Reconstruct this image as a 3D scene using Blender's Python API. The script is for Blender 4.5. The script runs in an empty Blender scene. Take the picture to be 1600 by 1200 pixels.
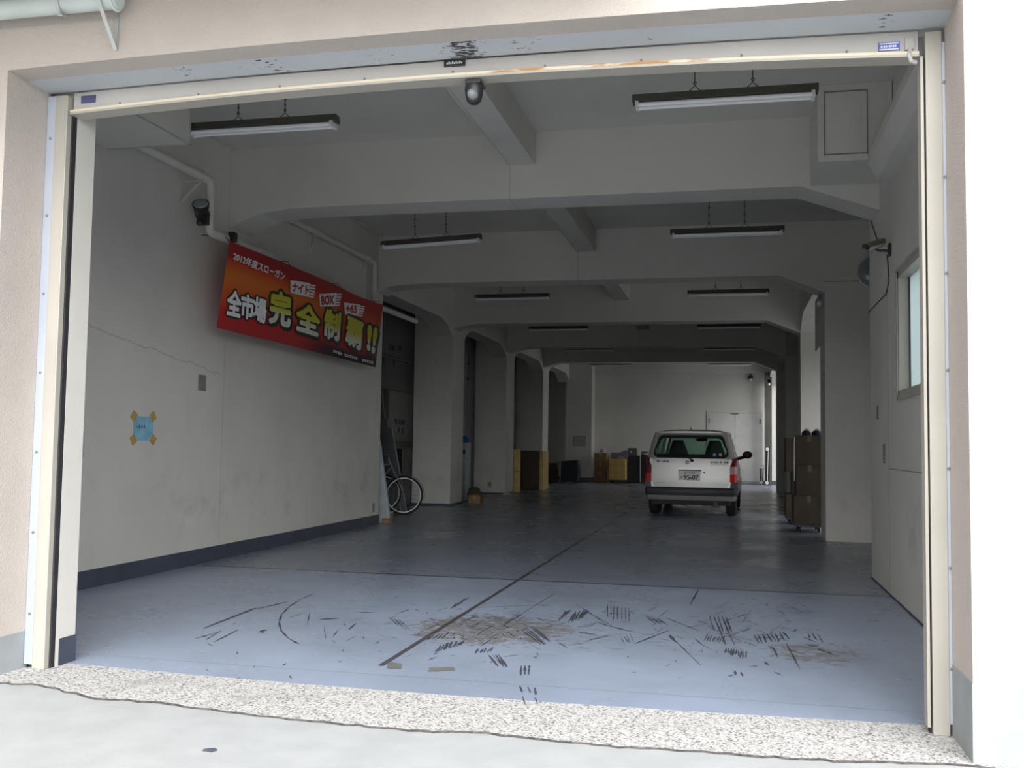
import bpy, bmesh, math, random
from mathutils import Vector, Matrix
random.seed(7)
S = bpy.context.scene
COL = S.collection
PI = math.pi

# ------------------------------------------------------------------ camera
CAM = Vector((3.4759, -4.5131, 1.2)); FPX = 1526.63
yw, pt, rl = (math.radians(a) for a in (12.6903, 3.4877, 0.812))
FW = Vector((-math.sin(yw)*math.cos(pt), math.cos(yw)*math.cos(pt), math.sin(pt)))
R0 = Vector((math.cos(yw), math.sin(yw), 0)); U0 = R0.cross(FW)
RT = R0*math.cos(rl) + U0*math.sin(rl); UP = -R0*math.sin(rl) + U0*math.cos(rl)
cd = bpy.data.cameras.new('camera'); cam = bpy.data.objects.new('camera', cd); COL.objects.link(cam)
cd.sensor_width = 36; cd.lens = 36*FPX/1600; cd.clip_start = .05; cd.clip_end = 300
cam.matrix_world = Matrix(((RT.x, UP.x, -FW.x, CAM.x), (RT.y, UP.y, -FW.y, CAM.y), (RT.z, UP.z, -FW.z, CAM.z), (0, 0, 0, 1)))
S.camera = cam

def at(px, py, ax, val):
    """point of the place seen at a pixel of the photo, on the plane x/y/z = val"""
    d = FW + RT*((px-800)/FPX) + UP*((600-py)/FPX)
    i = 'xyz'.index(ax); s = (val-CAM[i])/d[i]
    return CAM + d*s

# ------------------------------------------------------------------ materials
def newmat(name):
    m = bpy.data.materials.new(name); m.use_nodes = True
    nt = m.node_tree; b = nt.nodes['Principled BSDF']
    return m, nt, b
def nd(nt, t, **k):
    n = nt.nodes.new(t)
    for a, v in k.items(): setattr(n, a, v)
    return n
def mth(nt, op, a, b=None, c=None):
    n = nt.nodes.new('ShaderNodeMath'); n.operation = op
    for i, v in enumerate((a, b, c)):
        if v is None: continue
        if isinstance(v, (int, float)): n.inputs[i].default_value = v
        else: nt.links.new(v, n.inputs[i])
    return n.outputs[0]
def mixc(nt, fac, a, b):
    n = nt.nodes.new('ShaderNodeMix'); n.data_type = 'RGBA'
    for k, v in ((0, fac), (6, a), (7, b)):
        if isinstance(v, (int, float)): n.inputs[k].default_value = v
        elif isinstance(v, tuple): n.inputs[k].default_value = (*v, 1)
        else: nt.links.new(v, n.inputs[k])
    return n.outputs[2]
def noise(nt, scale, detail=4, rough=.5, vec=None):
    n = nd(nt, 'ShaderNodeTexNoise'); n.inputs['Scale'].default_value = scale
    n.inputs['Detail'].default_value = detail; n.inputs['Roughness'].default_value = rough
    if vec is not None: nt.links.new(vec, n.inputs['Vector'])
    return n.outputs['Fac']
def ramp(nt, fac, lo, hi):
    n = nd(nt, 'ShaderNodeMapRange'); n.interpolation_type = 'SMOOTHSTEP'
    nt.links.new(fac, n.inputs[0]); n.inputs[1].default_value = lo; n.inputs[2].default_value = hi
    return n.outputs[0]
def objco(nt):
    return nd(nt, 'ShaderNodeTexCoord').outputs['Object']
def bump(nt, b, h, strength, dist=.01):
    n = nd(nt, 'ShaderNodeBump'); n.inputs['Strength'].default_value = strength; n.inputs['Distance'].default_value = dist
    nt.links.new(h, n.inputs['Height']); nt.links.new(n.outputs[0], b.inputs['Normal'])
def simple(name, col, rough=.5, metal=0., var=.12, scale=8., bmp=0.):
    m, nt, b = newmat(name)
    co = objco(nt); f = noise(nt, scale, 3, .5, co)
    dark = tuple(c*(1-var) for c in col); lite = tuple(min(1, c*(1+var)) for c in col)
    nt.links.new(mixc(nt, ramp(nt, f, .3, .7), dark, lite), b.inputs['Base Color'])
    b.inputs['Roughness'].default_value = rough; b.inputs['Metallic'].default_value = metal
    if bmp: bump(nt, b, noise(nt, scale*12, 3, .6, co), bmp, .004)
    return m

M = {}
def wallpaint(name, col, dirt, cracks=False, joint=False):
    m, nt, b = newmat(name); co = objco(nt)
    big = noise(nt, .8, 5, .6, co); fine = noise(nt, 35, 3, .6, co)
    c = mixc(nt, ramp(nt, big, .35, .75), col, tuple(x*(1-dirt) for x in col))
    c = mixc(nt, mth(nt, 'MULTIPLY', ramp(nt, fine, .62, .8), .18), c, tuple(x*.6 for x in col))
    sm = noise(nt, 2.4, 6, .65, co)                      # smudges near hand and bumper height
    sep = nd(nt, 'ShaderNodeSeparateXYZ'); nt.links.new(co, sep.inputs[0])
    h = mth(nt, 'MULTIPLY', ramp(nt, sep.outputs[2], .15, .5), mth(nt, 'SUBTRACT', 1, ramp(nt, sep.outputs[2], .6, 1.1)))
    c = mixc(nt, mth(nt, 'MULTIPLY', mth(nt, 'MULTIPLY', ramp(nt, sm, .5, .72), h), .38), c, tuple(x*.45 for x in col))
    if cracks:
        def line(d, w): return mth(nt, 'LESS_THAN', mth(nt, 'ABSOLUTE', d), w)
        wob = mth(nt, 'MULTIPLY', mth(nt, 'SUBTRACT', noise(nt, 5, 4, .6, co), .5), .10)
        zz = mth(nt, 'ADD', sep.outputs[2], wob)
        l1 = line(mth(nt, 'ADD', mth(nt, 'SUBTRACT', sep.outputs[1], 4.46), mth(nt, 'MULTIPLY', wob, .3)), .006)
        l2 = mth(nt, 'MULTIPLY', line(mth(nt, 'ADD', mth(nt, 'SUBTRACT', zz, 2.06), mth(nt, 'MULTIPLY', mth(nt, 'SUBTRACT', sep.outputs[1], 2.6), .12)), .006),
                 mth(nt, 'LESS_THAN', sep.outputs[1], 4.4))
        for l, k in ((l1, .35), (l2, .4)):
            c = mixc(nt, mth(nt, 'MULTIPLY', l, k), c, tuple(x*.35 for x in col))
    if joint:
        l = mth(nt, 'LESS_THAN', mth(nt, 'ABSOLUTE', mth(nt, 'SUBTRACT', sep.outputs[0], 1.395)), .005)
        c = mixc(nt, mth(nt, 'MULTIPLY', l, .45), c, tuple(x*.35 for x in col))
    nt.links.new(c, b.inputs['Base Color']); b.inputs['Roughness'].default_value = .7
    bump(nt, b, fine, .15, .004)
    return m
WALLC = (.61, .598, .552)
M['wall'] = wallpaint('off_white_paint', WALLC, .12)
M['wall_left'] = wallpaint('off_white_paint_cracked', WALLC, .12, True)
M['ceil'] = wallpaint('ceiling_paint', (.585, .572, .53), .10, False, True)

def stucco():
    m, nt, b = newmat('beige_stucco'); co = objco(nt)
    f = noise(nt, 90, 3, .6, co); g = noise(nt, 1.2, 5, .6, co); v = nd(nt, 'ShaderNodeTexVoronoi'); v.inputs['Scale'].default_value = 120
    nt.links.new(co, v.inputs['Vector'])
    c = mixc(nt, ramp(nt, g, .35, .7), (.51, .465, .42), (.45, .41, .37))
    c = mixc(nt, mth(nt, 'MULTIPLY', ramp(nt, f, .55, .75), .35), c, (.38, .34, .30))
    nt.links.new(c, b.inputs['Base Color']); b.inputs['Roughness'].default_value = .85
    bump(nt, b, v.outputs['Distance'], .35, .006)
    return m
M['stucco'] = stucco()

def peeling():
    m, nt, b = newmat('peeling_pale_blue_paint'); co = objco(nt)
    mp = nd(nt, 'ShaderNodeMapping'); mp.inputs['Scale'].default_value = (1, 2.6, 1); nt.links.new(co, mp.inputs[0])
    sp = nd(nt, 'ShaderNodeSeparateXYZ'); nt.links.new(co, sp.inputs[0])
    clump = None
    for cx, w, k in ((.75, .10, .8), (1.2, .3, .62), (1.75, .3, .5), (2.22, .20, 1.25), (2.5, .25, .55), (3.1, .05, .5), (4.13, .10, .75)):
        g = mth(nt, 'MULTIPLY', ramp(nt, mth(nt, 'ABSOLUTE', mth(nt, 'SUBTRACT', sp.outputs[0], cx)), w, .0), k)
        clump = g if clump is None else mth(nt, 'MAXIMUM', clump, g)
    f = noise(nt, 24, 4, .62, mp.outputs[0])
    k = mth(nt, 'GREATER_THAN', mth(nt, 'ADD', f, mth(nt, 'MULTIPLY', clump, .21)), .74)
    c = mixc(nt, noise(nt, 3, 4, .6, co), (.52, .56, .60), (.44, .48, .52))
    c = mixc(nt, k, c, (.03, .025, .03))
    nt.links.new(c, b.inputs['Base Color']); b.inputs['Roughness'].default_value = .55
    return m
M['peel'] = peeling()

def floorpaint():
    m, nt, b = newmat('blue_grey_floor_paint'); co = objco(nt)
    sep = nd(nt, 'ShaderNodeSeparateXYZ'); nt.links.new(co, sep.inputs[0]); X, Y = sep.outputs[0], sep.outputs[1]
    big = noise(nt, .7, 5, .6, co)
    mp = nd(nt, 'ShaderNodeMapping'); mp.inputs['Scale'].default_value = (6, .7, 1); nt.links.new(co, mp.inputs[0])
    streak = noise(nt, 3, 5, .65, mp.outputs[0])
    c = mixc(nt, ramp(nt, big, .3, .7), (.345, .41, .525), (.28, .33, .42))
    c = mixc(nt, mth(nt, 'MULTIPLY', ramp(nt, noise(nt, 1.7, 5, .55, co), .45, .85), .22), c, (.10, .11, .14))
    c = mixc(nt, mth(nt, 'MULTIPLY', mth(nt, 'GREATER_THAN', Y, 4.0), .34), c, (.12, .118, .11))   # the slabs beyond the joint are mixed darker and browner
    # paint worn through to grey-brown concrete in the wheel track behind the door
    def blob(cx, cy, rx, ry):
        dx = mth(nt, 'DIVIDE', mth(nt, 'SUBTRACT', X, cx), rx); dy = mth(nt, 'DIVIDE', mth(nt, 'SUBTRACT', Y, cy), ry)
        return ramp(nt, mth(nt, 'SQRT', mth(nt, 'ADD', mth(nt, 'MULTIPLY', dx, dx), mth(nt, 'MULTIPLY', dy, dy))), 1.0, .25)
    z = mth(nt, 'MAXIMUM', blob(1.95, 1.72, 1.0, .95), mth(nt, 'MULTIPLY', blob(3.95, 1.55, .55, .6), .85))
    wn = noise(nt, 9, 6, .7, co); wn2 = noise(nt, 22, 5, .7, co)
    w = ramp(nt, mth(nt, 'ADD', mth(nt, 'MULTIPLY', z, .24), mth(nt, 'MULTIPLY', mth(nt, 'ADD', wn, wn2), .5)), .66, .73)
    c = mixc(nt, mth(nt, 'MULTIPLY', w, .75), c, (.185, .165, .13))
    rot = nd(nt, 'ShaderNodeMapping'); rot.inputs['Rotation'].default_value = (0, 0, .7); rot.inputs['Scale'].default_value = (3, 16, 1); nt.links.new(co, rot.inputs[0])
    rot2 = nd(nt, 'ShaderNodeMapping'); rot2.inputs['Rotation'].default_value = (0, 0, -.5); rot2.inputs['Scale'].default_value = (3, 14, 1); nt.links.new(co, rot2.inputs[0])
    band = mth(nt, 'MAXIMUM', blob(2.7, 1.75, 1.9, 1.0), mth(nt, 'MULTIPLY', blob(1.0, 1.9, 1.2, .9), .7))
    sm = mth(nt, 'MAXIMUM', ramp(nt, noise(nt, 1.6, 4, .6, rot.outputs[0]), .56, .72), ramp(nt, noise(nt, 1.5, 4, .6, rot2.outputs[0]), .58, .74))
    c = mixc(nt, mth(nt, 'MULTIPLY', mth(nt, 'MULTIPLY', sm, band), .6), c, (.11, .115, .13))
    def line(d, wd): return mth(nt, 'LESS_THAN', mth(nt, 'ABSOLUTE', d), wd)
    wob = mth(nt, 'MULTIPLY', mth(nt, 'SUBTRACT', noise(nt, 6, 3, .6, co), .5), .012)
    s1 = mth(nt, 'MULTIPLY', line(mth(nt, 'ADD', mth(nt, 'SUBTRACT', X, 1.64), wob), .018), mth(nt, 'GREATER_THAN', Y, .53))
    s2 = line(mth(nt, 'ADD', mth(nt, 'SUBTRACT', Y, 4.0), wob), .026)
    s3 = mth(nt, 'MULTIPLY', line(mth(nt, 'ADD', mth(nt, 'SUBTRACT', Y, .34), mth(nt, 'MULTIPLY', wob, 4.0)), .004), .5)
    s = mth(nt, 'MAXIMUM', mth(nt, 'MAXIMUM', s1, s2), s3)
    c = mixc(nt, mth(nt, 'MULTIPLY', s, .85), c, (.05, .042, .04))
    sp = mth(nt, 'GREATER_THAN', noise(nt, 42, 2, .5, co), .76)
    c = mixc(nt, mth(nt, 'MULTIPLY', sp, .6), c, (.05, .05, .06))
    nt.links.new(c, b.inputs['Base Color'])
    r = mth(nt, 'ADD', .24, mth(nt, 'MULTIPLY', ramp(nt, noise(nt, 1.1, 4, .6, co), .3, .8), .16))
    nt.links.new(r, b.inputs['Roughness'])
    bump(nt, b, noise(nt, 5, 4, .5, co), .03, .004)
    return m
M['floor'] = floorpaint()

def terrazzo():
    m, nt, b = newmat('exposed_aggregate_concrete'); co = objco(nt)
    v = nd(nt, 'ShaderNodeTexVoronoi'); v.inputs['Scale'].default_value = 115; nt.links.new(co, v.inputs['Vector'])
    hs = nd(nt, 'ShaderNodeSeparateColor'); nt.links.new(v.outputs['Color'], hs.inputs[0])
    c = mixc(nt, ramp(nt, hs.outputs[0], .1, .9), (.42, .415, .40), (.60, .595, .58))
    c = mixc(nt, mth(nt, 'MULTIPLY', mth(nt, 'GREATER_THAN', hs.outputs[1], .80), .8), c, (.12, .105, .095))
    c = mixc(nt, mth(nt, 'MULTIPLY', ramp(nt, noise(nt, 2.2, 5, .65, co), .55, .72), .4), c, (.24, .225, .20))
    nt.links.new(c, b.inputs['Base Color']); b.inputs['Roughness'].default_value = .8
    bump(nt, b, v.outputs['Distance'], .12, .002)
    return m
M['terrazzo'] = terrazzo()
M['street'] = simple('pale_street_concrete', (.39, .405, .405), .85, 0, .05, 5, .3)
M['plinth'] = simple('pale_blue_grey_plinth_paint', (.30, .325, .335), .6, 0, .08, 4, .1)
M['basebd'] = simple('dark_blue_base_paint', (.05, .06, .085), .5, 0, .15, 4)
M['cream'] = simple('cream_enamel', (.41, .39, .34), .4, 0, .05, 2)
M['shutter'] = simple('shutter_grey_enamel', (.46, .445, .42), .4, 0, .06, 2)
def rusty():
    m, nt, b = newmat('rusty_cream_enamel'); co = objco(nt)
    mp = nd(nt, 'ShaderNodeMapping'); mp.inputs['Scale'].default_value = (.6, 4, 4); nt.links.new(co, mp.inputs[0])
    f = noise(nt, 9, 6, .7, mp.outputs[0]); g = ramp(nt, noise(nt, .55, 2, .5, co), .42, .6)
    sp = nd(nt, 'ShaderNodeSeparateXYZ'); nt.links.new(co, sp.inputs[0]); X = sp.outputs[0]
    g = mth(nt, 'MAXIMUM', ramp(nt, mth(nt, 'ABSOLUTE', mth(nt, 'SUBTRACT', X, .85)), .55, .1), mth(nt, 'MULTIPLY', ramp(nt, mth(nt, 'ABSOLUTE', mth(nt, 'SUBTRACT', X, .33)), .25, .0), .9))
    k = ramp(nt, mth(nt, 'ADD', f, mth(nt, 'MULTIPLY', g, .22)), .58, .74)
    nt.links.new(mixc(nt, k, (.66, .60, .44), (.45, .21, .05)), b.inputs['Base Color']); b.inputs['Roughness'].default_value = .5
    return m
M['rust'] = rusty()
M['crack'] = simple('dirt_filled_crack', (.07, .065, .06), .9, 0, .5, 30)
M['whitestrip'] = simple('white_edge_strip', (.40, .44, .50), .35, 0, .04, 3)
M['dark'] = simple('dark_rubber', (.02, .02, .022), .7)
M['black'] = simple('black_plastic', (.018, .018, .02), .35)
M['blackcloth'] = simple('black_cloth', (.022, .024, .028), .9, 0, .3, 14, .5)
M['gloss'] = simple('glossy_black_dome', (.03, .03, .035), .12)
M['lensglass'] = simple('lens_glass', (.22, .24, .25), .08)
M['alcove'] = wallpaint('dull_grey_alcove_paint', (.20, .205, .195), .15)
M['cabinet'] = simple('grey_steel_cabinet', (.19, .195, .185), .5)
M['hood'] = simple('olive_brown_plastic', (.16, .145, .10), .4)
M['oldlabel'] = simple('faded_navy_label', (.07, .07, .16), .5)
M['board'] = simple('dark_grey_board', (.11, .12, .125), .6)
M['tape_dull'] = simple('dull_brown_tape', (.088, .068, .046), .4)
M['pvc'] = simple('cream_pvc_pipe', (.58, .57, .52), .45, 0, .05, 5)
M['greenpipe'] = simple('pale_green_pipe_paint', (.53, .60, .58), .45, 0, .06, 3)
M['galv'] = simple('galvanised_steel', (.50, .53, .52), .45, .5, .1, 8)
M['lamphouse'] = simple('olive_grey_lamp_housing', (.075, .072, .058), .5, 0, .1, 4)
M['tube'] = simple('milky_lamp_tube', (.85, .86, .88), .25, 0, .02, 2)
M['plate'] = simple('brown_grey_plate', (.20, .195, .18), .4)
M['plate_green'] = simple('grey_green_plate', (.30, .34, .32), .4)
M['notice'] = simple('light_blue_paper', (.22, .46, .60), .8, 0, .12, 12)
M['tape'] = simple('brown_packing_tape', (.45, .29, .07), .35, 0, .1, 20)
M['ink'] = simple('dark_ink', (.05, .06, .08), .8)
M['card'] = simple('brown_cardboard', (.23, .145, .075), .85, 0, .12, 5)
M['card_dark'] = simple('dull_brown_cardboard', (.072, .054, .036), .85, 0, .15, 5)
M['card_pale'] = simple('pale_yellow_cardboard', (.60, .44, .19), .85, 0, .1, 5)
M['yellow'] = simple('yellow_plastic_crate', (.50, .35, .09), .5, 0, .1, 5)
M['blue'] = simple('blue_plastic', (.01, .12, .40), .5)
M['navy'] = simple('navy_cloth', (.02, .028, .045), .8, 0, .3, 12, .5)
M['greyobj'] = simple('grey_plastic', (.16, .17, .175), .5)
M['whitepl'] = simple('white_plastic', (.72, .72, .70), .4)
M['chrome'] = simple('chrome', (.62, .62, .62), .2, 1)
M['sticker'] = simple('blue_label', (.07, .12, .50), .4)
M['white'] = simple('white_print', (.78, .78, .78), .6, 0, .03)
M['red_print'] = simple('red_print', (.42, .03, .04), .6, 0, .03)
M['door'] = simple('off_white_steel_door', (.60, .59, .565), .45, 0, .05, 3)
M['palepanel'] = simple('pale_blue_grey_board', (.36, .41, .43), .55, 0, .12, 6)
M['pipeblack'] = simple('black_cable', (.03, .03, .03), .6)
M['carpaint'] = simple('silver_white_car_paint', (.355, .36, .34), .25, .15, .03, 2)
M['carblack'] = simple('black_bumper_plastic', (.022, .024, .03), .5)
M['tyre'] = simple('tyre_rubber', (.018, .018, .018), .8)
M['rim'] = simple('steel_wheel_rim', (.42, .42, .42), .4, .7)
M['seat'] = simple('dark_seat_fabric', (.02, .022, .028), .9)
M['taildark'] = simple('dark_red_lens', (.16, .015, .02), .15)
M['tailred'] = simple('bright_red_lens', (.62, .03, .025), .15)
M['tailclear'] = simple('pinkish_clear_lens', (.60, .36, .34), .12)
M['orange_rust'] = simple('rust_brown', (.28, .12, .03), .7)

def tinted(name, col, dens, rough=.03):
    m, nt, b = newmat(name); out = nt.nodes['Material Output']
    tr = nd(nt, 'ShaderNodeBsdfTransparent'); tr.inputs[0].default_value = (*col, 1)
    gl = nd(nt, 'ShaderNodeBsdfGlossy'); gl.inputs['Roughness'].default_value = rough; gl.inputs[0].default_value = (.9, .95, .95, 1)
    fr = nd(nt, 'ShaderNodeFresnel'); fr.inputs[0].default_value = 1.45
    mx = nd(nt, 'ShaderNodeMixShader'); nt.links.new(mth(nt, 'MULTIPLY', fr.outputs[0], dens), mx.inputs[0])
    nt.links.new(tr.outputs[0], mx.inputs[1]); nt.links.new(gl.outputs[0], mx.inputs[2]); nt.links.new(mx.outputs[0], out.inputs[0])
    return m
M['glass'] = tinted('green_car_glass', (.80, .95, .86), .7)
M['glass_rear'] = tinted('rear_car_glass', (.88, .96, .91), .5)
def frosted():
    m, nt, b = newmat('frosted_pane'); out = nt.nodes['Material Output']
    t = nd(nt, 'ShaderNodeBsdfTranslucent'); t.inputs[0].default_value = (.64, .72, .72, 1)
    d = nd(nt, 'ShaderNodeBsdfDiffuse'); d.inputs[0].default_value = (.45, .5, .5, 1)
    mx = nd(nt, 'ShaderNodeMixShader'); mx.inputs[0].default_value = .15
    nt.links.new(t.outputs[0], mx.inputs[1]); nt.links.new(d.outputs[0], mx.inputs[2]); nt.links.new(mx.outputs[0], out.inputs[0])
    return m
M['frost'] = frosted()

# ------------------------------------------------------------------ mesh helpers
class MB:
    def __init__(s): s.bm = bmesh.new()
    def face(s, pts):
        vs = [s.bm.verts.new(p) for p in pts]
        return s.bm.faces.new(vs)
    def box(s, x0, x1, y0, y1, z0, z1):
        P = [(x, y, z) for x in (x0, x1) for y in (y0, y1) for z in (z0, z1)]
        v = [s.bm.verts.new(p) for p in P]
        for f in ((0, 1, 3, 2), (4, 6, 7, 5), (0, 4, 5, 1), (2, 3, 7, 6), (0, 2, 6, 4), (1, 5, 7, 3)):
            s.bm.faces.new([v[i] for i in f])
        return s
    def prism(s, poly, ax, a, b):
        """poly in the two other axes (in xyz order), extruded along ax"""
        i = 'xyz'.index(ax)
        def mk(p, t):
            q = list(p); q.insert(i, t); return s.bm.verts.new(q)
        A = [mk(p, a) for p in poly]; B = [mk(p, b) for p in poly]
        n = len(poly)
        s.bm.faces.new(A); s.bm.faces.new(B[::-1])
        for k in range(n): s.bm.faces.new([A[k], B[k], B[(k+1) % n], A[(k+1) % n]])
        return s
    def loft(s, rings, cap=True, closed=True):
        V = [[s.bm.verts.new(p) for p in r] for r in rings]; n = len(rings[0])
        for a, b in zip(V, V[1:]):
            for k in range(n if closed else n-1):
                s.bm.faces.new([a[k], a[(k+1) % n], b[(k+1) % n], b[k]])
        if cap: s.bm.faces.new(V[0][::-1]); s.bm.faces.new(V[-1])
        return s
    def tube(s, path, r, n=10, cap=True):
        path = [Vector(p) for p in path]; rings = []
        ref = None
        for i, p in enumerate(path):
            d = (path[min(i+1, len(path)-1)] - path[max(i-1, 0)]).normalized()
            if ref is None: ref = d.orthogonal().normalized()
            ref = (ref - d*ref.dot(d)); ref = ref.normalized() if ref.length > 1e-5 else d.orthogonal().normalized()
            bi = d.cross(ref); rr = r[i] if isinstance(r, (list, tuple)) else r
            rings.append([p + ref*math.cos(2*PI*k/n)*rr + bi*math.sin(2*PI*k/n)*rr for k in range(n)])
        return s.loft(rings, cap)
    def bar(s, p, q, w, h):
        p, q = Vector(p), Vector(q); d = (q-p).normalized()
        a = d.cross(Vector((0, 0, 1))); a = a.normalized() if a.length > 1e-4 else Vector((1, 0, 0)); b = a.cross(d)
        o = [a*w/2+b*h/2, -a*w/2+b*h/2, -a*w/2-b*h/2, a*w/2-b*h/2]
        return s.loft([[p+k for k in o], [q+k for k in o]])
    def lathe(s, prof, c, axis='z', n=24):
        rings = []
        for r, t in prof:
            ring = []
            for k in range(n):
                a = 2*PI*k/n; u, w = max(r, 1e-4)*math.cos(a), max(r, 1e-4)*math.sin(a)
                q = {'z': (u, w, t), 'y': (w, t, u), 'x': (t, u, w)}[axis]
                ring.append(Vector(c)+Vector(q))
            rings.append(ring)
        return s.loft(rings)
    def torus(s, c, R, r, axis='x', n=36, m=8):
        V = []
        for k in range(n):
            a = 2*PI*k/n; ring = []
            for j in range(m):
                b_ = 2*PI*j/m; rr = R + r*math.cos(b_); t = r*math.sin(b_)
                u, w = rr*math.cos(a), rr*math.sin(a)
                q = {'z': (u, w, t), 'y': (w, t, u), 'x': (t, u, w)}[axis]
                ring.append(s.bm.verts.new(Vector(c)+Vector(q)))
            V.append(ring)
        for k in range(n):
            for j in range(m):
                s.bm.faces.new([V[k][j], V[(k+1) % n][j], V[(k+1) % n][(j+1) % m], V[k][(j+1) % m]])
        return s
    def sphere(s, c, r, sc=(1, 1, 1), seg=16):
        bmesh.ops.create_uvsphere(s.bm, u_segments=seg, v_segments=seg//2, radius=r,
                                  matrix=Matrix.Translation(c) @ Matrix.Diagonal((*sc, 1)))
        return s
    def build(s, name, mat, parent=None, smooth=False, bevel=0., origin=None):
        bm = s.bm
        if bevel: bmesh.ops.bevel(bm, geom=list(bm.edges), offset=bevel, segments=2, affect='EDGES', profile=.6, clamp_overlap=True)
        bmesh.ops.recalc_face_normals(bm, faces=bm.faces)
        o0 = Vector((0, 0, 0))
        if origin is not None: o0 = Vector(origin)
        if parent is not None and parent.get('_abs'): o0 = parent.matrix_basis.translation.copy() + (Vector(parent['_po']) if '_po' in parent else Vector())
        if o0.length: bmesh.ops.translate(bm, vec=-o0, verts=bm.verts)
        me = bpy.data.meshes.new(name); bm.to_mesh(me); bm.free()
        me.materials.append(mat)
        if smooth:
            for p in me.polygons: p.use_smooth = True
            me.set_sharp_from_angle(angle=math.radians(40))
        o = bpy.data.objects.new(name, me); COL.objects.link(o)
        if parent is not None: o.parent = parent
        elif origin is not None: o.location = o0
        return o

def tag(o, label=None, cat=None, group=None, kind=None):
    for k, v in (('label', label), ('category', cat), ('group', group), ('kind', kind)):
        if v: o[k] = v
    return o
def thing(name, label, cat, loc, group=None, rz=0, local=False):
    """an Empty at the thing's base; parts are given in world coordinates unless local"""
    o = bpy.data.objects.new(name, None); COL.objects.link(o); o.empty_display_size = .1
    o.location = loc; o.rotation_euler = (0, 0, rz)
    if not local: o['_abs'] = 1
    return tag(o, label, cat, group)
def sub(mb, name, mat, part, **k):
    """a sub-part: same coordinates as its part"""
    root = part.parent
    if root is not None and root.get('_abs'):
        bmesh.ops.translate(mb.bm, vec=-root.matrix_basis.translation, verts=mb.bm.verts)
    o = mb.build(name, mat, None, **k); o.parent = part
    return o
def struct(mb, name, mat, **k):
    o = mb.build(name, mat, **k); o['kind'] = 'structure'; return o
def copy_tree(o, parent=None):
    c = o.copy(); COL.objects.link(c)
    if parent is not None: c.parent = parent
    for ch in [x for x in bpy.data.objects if x.parent == o]: copy_tree(ch, c)
    return c

def text_geo(body, bold=0.):
    cu = bpy.data.curves.new('tmp', 'FONT'); cu.body = body; cu.offset = bold
    cu.resolution_u = 3
    o = bpy.data.objects.new('tmp', cu); COL.objects.link(o)
    me = bpy.data.meshes.new_from_object(o.evaluated_get(bpy.context.evaluated_depsgraph_get()))
    V = [v.co.copy() for v in me.vertices]; Fc = [tuple(p.vertices) for p in me.polygons]
    bpy.data.objects.remove(o); bpy.data.curves.remove(cu); bpy.data.meshes.remove(me)
    return V, Fc
def text_quad(mb, body, quad, bold=0., off=(0, 0, 0), keep=None, grow=0.):
    """flat lettering mapped into quad = TL, TR, BR, BL (3D points)"""
    V, Fc = text_geo(body, 0.)
    x0 = min(v.x for v in V); x1 = max(v.x for v in V); y0 = min(v.y for v in V); y1 = max(v.y for v in V)
    TL, TR, BR, BL = (Vector(q) for q in quad); off = Vector(off)
    nrm = (TR-TL).cross(BL-TL).normalized()
    copies = [(0, 0)] + ([(bold*math.cos(k*PI/4), bold*math.sin(k*PI/4)) for k in range(8)] if bold else [])
    for ci, (ox, oy) in enumerate(copies):
        vs = []
        for v in V:
            u = (v.x+ox-x0)/(x1-x0); w = (v.y+oy-y0)/(y1-y0)
            vs.append(mb.bm.verts.new((BL*(1-u)+BR*u)*(1-w) + (TL*(1-u)+TR*u)*w + off + nrm*(1e-5*ci)))
        for f in Fc:
            try: mb.bm.faces.new([vs[i] for i in f])
            except ValueError: pass

# ------------------------------------------------------------------ key dimensions
WE = 9.0                                 # where the near left wall ends
XL, XR = -1.53, 4.75                     # near side walls
PX = -1.73                               # aisle face of the left pillars
BY = [4.50, 8.77, 13.39, 18.0, 22.6]     # front faces of the cross beams
BT = .44; ZC = 4.18
ZB = [3.545, 3.475, 3.465, 3.475, 3.50]
YB = 27.95                               # back wall
YS = .09                                 # inner edge of the concrete sill

def hb(x):                               # the shutter's bottom bar bows up a little
    t = (x-2.15)/2.15; return 3.005 - .052*t*t
def sill(x):
    t = (x-2.15)/2.15; return .045 + .085*t*t

# ------------------------------------------------------------------ floor, ground
mb = MB(); N = 30
xs = [0.02+(4.28-.02)*i/N for i in range(N+1)]
front = [(x, sill(x), 0) for x in xs]
ring = front + [(4.28, .19, 0), (7.2, .19, 0), (7.2, YB, 0), (-3.7, YB, 0), (-3.7, .19, 0), (.02, .19, 0)]
mb.prism([(p[0], p[1]) for p in ring], 'z', -.2, 0)
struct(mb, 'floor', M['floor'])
crack = [(-2, -.325), (-.35, -.335), (-.009, -.321), (.183, -.30), (.607, -.439), (.93, -.428), (1.211, -.47), (1.511, -.511), (1.815, -.525), (2.159, -.532),
         (2.481, -.49), (2.864, -.528), (3.121, -.525), (3.42, -.493), (3.687, -.492), (3.95, -.47), (4.2, -.42), (4.7, -.40), (6, -.42)]
def wob(pts, n=6, a=.012):
    out = []
    for p, q in zip(pts, pts[1:]):
        for k in range(n):
            t = k/n; out.append((p[0]+(q[0]-p[0])*t, p[1]+(q[1]-p[1])*t + random.uniform(-a, a)))
    return out + [pts[-1]]
edge = wob(crack)
mb = MB()
inner = [(x, sill(x)) for x in [xs[-1-i] for i in range(N+1)]]
poly = edge + [(6, 0.0), (4.4, 0.0), (4.4, .13)] + inner + [(-.12, .13), (-.12, 0), (-2, 0)]
mb.prism(poly, 'z', -.25, -.0004)
struct(mb, 'trim_1', M['terrazzo'])
mb = MB()
edge2 = [(x, y+.004) for x, y in edge]
mb.prism([(-14, -16), (20, -16), (20, -.4)] + edge2[::-1] + [(-14, -.32)], 'z', -.3, -.007)
struct(mb, 'ground', M['street'])
mb = MB()
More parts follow.
